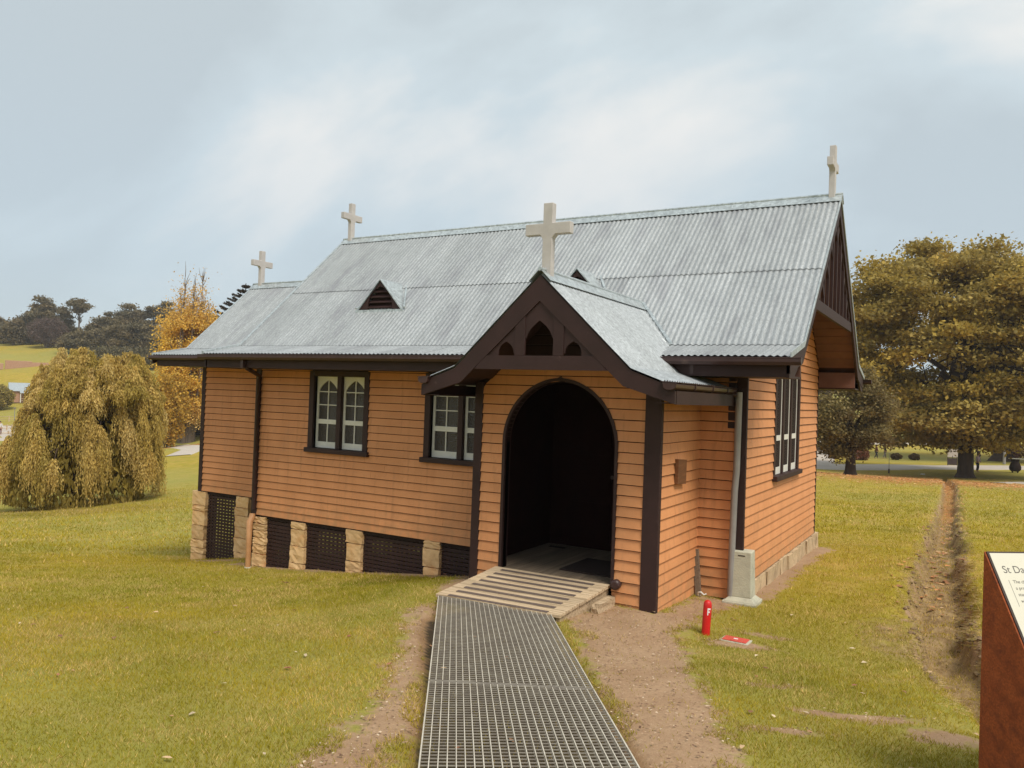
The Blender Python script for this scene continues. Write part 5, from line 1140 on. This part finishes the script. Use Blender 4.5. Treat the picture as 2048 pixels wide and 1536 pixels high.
X=atpx(1915,240); bushlike('pale_bushes','pale lime bushes on the far slope behind the sign board',X[0],X[1],12,3,[(.32,.30,.05),(.26,.25,.05)],6000,.5,cat='bush')
for k,(px,lab) in enumerate([(196,'dark bush low on the slope behind the top of the weeping tree'),(238,'olive bush low on the slope right of the first dark bush'),(280,'low dark bush on the slope between the olive bush and the poplar'),(318,'dark bush at the foot of the slope, touching the poplar')]):
    X=atpx(px,224); bushlike('slope_bush',lab,X[0],X[1],5.2,2.8,[(.15,.125,.06),(.20,.16,.075),(.11,.095,.05)],2600,.45,cat='bush',group='bushes low on the slope')
# cottage
def cottage():
    X=atpx(58,182); z0=g1(X[0],X[1])-.1; a=math.atan2(X[1]+9.707,X[0]-2.372)-math.pi/2; t=thing('cottage','far low cottage with pale blue iron roof and a small verandah','house',(X[0],X[1],z0),a+R(6))
    MB().box((-3.4,0,0),(6.5,5,2.7)).build('wall','brick',t)
    MB().prism([(-.4,2.6),(2.5,4.5),(5.4,2.6)],lambda u,v,n:(n,u,v),-3.9,7.0).build('roof','flash',t)
    MB().prism([(-1.9,2.15),(-.1,2.75),(-.1,2.80),(-1.9,2.22)],lambda u,v,n:(n,u,v),-1.9,3.2).build('verandah_roof','flash',t)
    for x in (-1.8,.2,1.6,3.1): MB().box((x-.07,-1.8,0),(x+.07,-1.66,2.2)).build('post','white',t)
    MB().box((-1.0,-.03,.1),(-.1,.0,2.1)).build('door','brownin',t)
    for x in (1.0,2.2): 
        w_=MB().box((x,-.04,1.0),(x+.8,.0,1.9)).build('window','white',t); MB().box((x+.06,-.05,1.06),(x+.74,-.041,1.84)).build('pane','glass',w_)
    MB().box((1.2,-1.72,0),(3.1,-1.62,.9)).build('verandah_wall','white',t)
    for z in (.5,.95): MB().box((-1.8,-1.76,z),(-.6,-1.70,z+.07)).build('rail','wood',t)
    MB().box((.6,2.2,4.2),(1.1,2.8,5.2)).build('chimney','brick',t)
cottage()
X=atpx(34,221); zz0=g1(X[0],X[1]); a=math.atan2(X[1]+9.707,X[0]-2.372)-math.pi/2
wl=thing('ruined_wall','long pale ruined brick wall on the slope above the cottage','wall',(X[0],X[1],zz0),a)
for x0,x1,h in ((-7,-3.5,1.1),(-3.1,3.2,2.0),(3.25,7.5,1.8)): MB().box((x0,0,-.5),(x1,.5,h),.08).build('wall_section','brick',wl)
def fence(px0,px1,f,h,lab,rails=2):
    A=atpx(px0,f);B_=atpx(px1,f*1.01); t=thing('rail_fence',lab,'fence',(A[0],A[1],g1(A[0],A[1]))); d=Vector((B_[0]-A[0],B_[1]-A[1],0)); n=max(2,int(d.length/2.2)); pts=[]
    for k in range(n+1):
        p=d*(k/n); p.z=g1(A[0]+p.x,A[1]+p.y)-t.location.z; pts.append(p); MB().box((p.x-.07,p.y-.07,p.z-.2),(p.x+.07,p.y+.07,p.z+h)).build('post','wood',t)
    for r_ in range(rails):
        zz1=h*(.45+.42*r_)
        MB().tube([p+Vector((0,0,zz1)) for p in pts],.055,5).build('rail','wood',t)
fence(-30,95,150,1.1,'pale two rail fence in front of the far cottage'); fence(6,27,118,.9,'short low rail by the path at the left edge'); fence(0,40,104,.5,'low kerb rail along the path edge behind the walker',1)
X=atpx(31,112); lp=thing('lamp_post','thin pale lamp post beside the path at the left','lamp post',(X[0],X[1],g1(X[0],X[1]))); MB().tube([(0,0,-.1),(0,0,3.3)],[.06,.04],8).build('pole','pipe',lp); MB().tube([(0,0,3.3),(0,0,3.5)],[.12,.16],8).build('lamp_head','pipe',lp)
X=atpx(2012,92); lp=thing('pale_pole','tall tapered pale grey pole in front of the second oak trunk','pole',(X[0],X[1],g1(X[0],X[1]))); MB().tube([(0,0,-.1),(0,0,1.6),(0,0,5.2)],[.17,.12,.07],8).build('pole','pipe',lp)
X=atpx(1782,73); lp=thing('marker_stake','thin pole with a short dark sleeve on the verge beyond the drain','stake',(X[0],X[1],g1(X[0],X[1]))); MB().tube([(0,0,0),(0,0,1.9)],[.03,.02],6).build('pole','pipe',lp); MB().tube([(0,0,-.1),(0,0,.42)],[.07,.07],8).build('sleeve','darkedge',lp)
X=atpx(1850,72.5); m=MB(); rough(m,(-.17,-.12,-.05),(.17,.12,.10),.02); o=m.build('white_block','white'); o.location=(X[0],X[1],g1(X[0],X[1])); tag(o,'small white block lying on the grass before the far path','block')
# notice board
X=atpx(1908,87); nb_=thing('notice_board','small notice board with pale upper panel and dark lower panel left of the oak trunk','notice board',(X[0],X[1],g1(X[0],X[1])),yaw)
for x in (-.5,.5): MB().box((x-.03,-.03,-.1),(x+.03,.03,1.8)).build('post','darkedge',nb_)
MB().box((-.56,-.045,.95),(.56,-.031,1.80)).build('upper_panel','path',nb_); MB().box((-.56,-.045,.08),(.50,-.031,.82)).build('lower_panel','darkedge',nb_); MB().box((-.03,-.06,.1),(.03,-.046,1.1)).build('centre_strip','darkedge',nb_)
# litter bin
X=atpx(2034,77.5); lb=thing('litter_bin','dark bulging bin with a flat pale top at the right edge','bin',(X[0],X[1],g1(X[0],X[1]))); 
MB().tube([(0,0,.12),(0,0,.3),(0,0,.55),(0,0,.85),(0,0,1.05)],[.34,.50,.52,.42,.30],16).build('body','mat',lb); MB().tube([(0,0,1.05),(0,0,1.28)],[.33,.36],16).build('neck','mat',lb); MB().box((-.55,-.3,1.33),(.8,.3,1.39)).build('flat_top','panel',lb); MB().box((-.3,-.25,1.28),(.3,.25,1.33)).build('top_support','darkedge',lb)
for x in (-.22,.22): MB().box((x-.06,-.1,-.05),(x+.06,.1,.2)).build('foot','mat',lb)
# ------------------------------------------------------------------ people (small, far away)
for nm_,c in (('skin',(.50,.28,.19)),('hair',(.025,.016,.012)),('lilac_cloth',(.40,.29,.33)),('dark_cloth',(.035,.03,.04)),('white_cloth',(.66,.63,.60)),('maroon_cloth',(.16,.05,.05)),('grey_cloth',(.16,.14,.14))):
    MT[nm_]=pm(nm_,c,tuple(v*.8 for v in c),9,.85,.1,30,objvar=0)
def skinmesh(name,V,E,Rr,mat,parent,root=0,sub=2):
    me=bpy.data.meshes.new(name); me.from_pydata(V,E,[]); o=bpy.data.objects.new(name,me); COL.objects.link(o); o.parent=parent; me.materials.append(MT[mat])
    s=o.modifiers.new('skin','SKIN'); 
    for i,r_ in enumerate(Rr): 
        rr2=r_ if isinstance(r_,tuple) else (r_,r_); me.skin_vertices[0].data[i].radius=rr2
    me.skin_vertices[0].data[root].use_root=True; m=o.modifiers.new('sub','SUBSURF'); m.levels=sub; m.render_levels=sub; return o
def person(x,y,rz,top,leg,label,bend=0.0,stride=.0,crouch=0.0,armf=0.0):
    z0=g1(x,y); t=thing('person',label,'person',(x,y,z0),rz)
    hp=Vector((0,0,.92-crouch*.45)); ch=hp+Vector((0,-math.sin(bend)*.48,math.cos(bend)*.48)); nk=hp+Vector((0,-math.sin(bend)*.60,math.cos(bend)*.60)); hd=nk+Vector((0,-.04-math.sin(bend)*.15,.16))
    V=[hp,ch,nk,hd,hd+Vector((0,-.01,.10))];E=[(0,1),(1,2),(2,3),(3,4)];Rr=[(.15,.11),(.17,.12),(.06,.06),(.095,.105),(.07,.075)]
    Tt=[hp,hp.lerp(ch,.5),ch,nk.lerp(ch,.3)];Et=[(0,1),(1,2),(2,3)];Rt=[(.17,.13),(.165,.13),(.195,.14),(.12,.1)]
    Tl=[hp+Vector((0,0,.02))];El=[];Rl=[(.165,.13)]
    for sg in (-1,1):
        st_=stride*sg; kn=hp+Vector((sg*.10,-.03-.25*crouch-st_*.5,-.44+crouch*.2)); an=Vector((sg*.10,-st_*1.0+.05,.09)); ft=an+Vector((0,-.15,-.045))
        b=len(V); V+=[hp+Vector((sg*.09,0,-.06)),kn,an,ft]; E+=[(0,b),(b,b+1),(b+1,b+2),(b+2,b+3)]; Rr+=[.085,.06,.042,.045]
        b=len(Tl); Tl+=[hp+Vector((sg*.09,0,-.08)),kn,an+Vector((0,0,.04))]; El+=[(0,b),(b,b+1),(b+1,b+2)]; Rl+=[.098,.075,.062]
        sh=ch+Vector((sg*.19,0,.06)); el=sh+Vector((sg*.05,-.05-armf*.2,-.27)); wr=el+Vector((-sg*.02,-.10-armf*.15,-.20+armf*.25)); ha=wr+Vector((0,-.05,-.07))
        b=len(V); V+=[sh,el,wr,ha]; E+=[(1,b),(b,b+1),(b+1,b+2),(b+2,b+3)]; Rr+=[.06,.045,.035,.04]
        b=len(Tt); Tt+=[sh,el,wr]; Et+=[(2,b),(b,b+1),(b+1,b+2)]; Rt+=[.072,.058,.048]
    skinmesh('body',V,E,Rr,'skin',t); skinmesh('jacket',Tt,Et,Rt,top,t); skinmesh('trousers',Tl,El,Rl,leg,t)
    MB().tube([hd+Vector((0,.02,-.04)),hd+Vector((0,.03,.06)),hd+Vector((0,.015,.13)),hd+Vector((0,.01,.165))],[.09,.112,.09,.03],12).build('hair','hair',t)
    return t
X=atpx(1959,78); person(X[0],X[1],yaw+.5,'lilac_cloth','dark_cloth','person in a lilac top and dark trousers leaning beside the oak trunk')
X=atpx(1962,101); person(X[0],X[1],yaw-1.2,'dark_cloth','dark_cloth','person in dark clothes bending down on the far lawn',bend=.7,crouch=.35,armf=.8)
X=atpx(1756,101); person(X[0],X[1],yaw+1.5,'maroon_cloth','dark_cloth','person in maroon walking on the far lawn behind the hanging branches',stride=.22)
X=atpx(1773,102); person(X[0],X[1],yaw+1.4,'dark_cloth','grey_cloth','person in a dark coat walking beside the dark clipped shrub',stride=.18)
X=atpx(3,103); person(X[0],X[1],yaw+.9,'white_cloth','maroon_cloth','person in a white top and maroon trousers at the left edge',stride=.1)

# ------------------------------------------------------------------ air
hm=bpy.data.materials.new('pale_air'); hm.use_nodes=True; nt=hm.node_tree; nt.nodes.clear(); o_=nt.nodes.new('ShaderNodeOutputMaterial'); v_=nt.nodes.new('ShaderNodeVolumePrincipled')
v_.inputs['Color'].default_value=(.93,.93,.92,1); v_.inputs['Density'].default_value=.00035; v_.inputs['Anisotropy'].default_value=.2; nt.links.new(v_.outputs[0],o_.inputs['Volume']); MT['air']=hm
zl=float(gzv.min())-1.5; zh=max(float(gzv.max())+3,48.0)
hz_=MB().box((-485,-485,zl),(485,485,zh)).build('haze','air'); hz_['kind']='stuff'; hz_['label']='thin pale haze over the lawns and the far ridge'
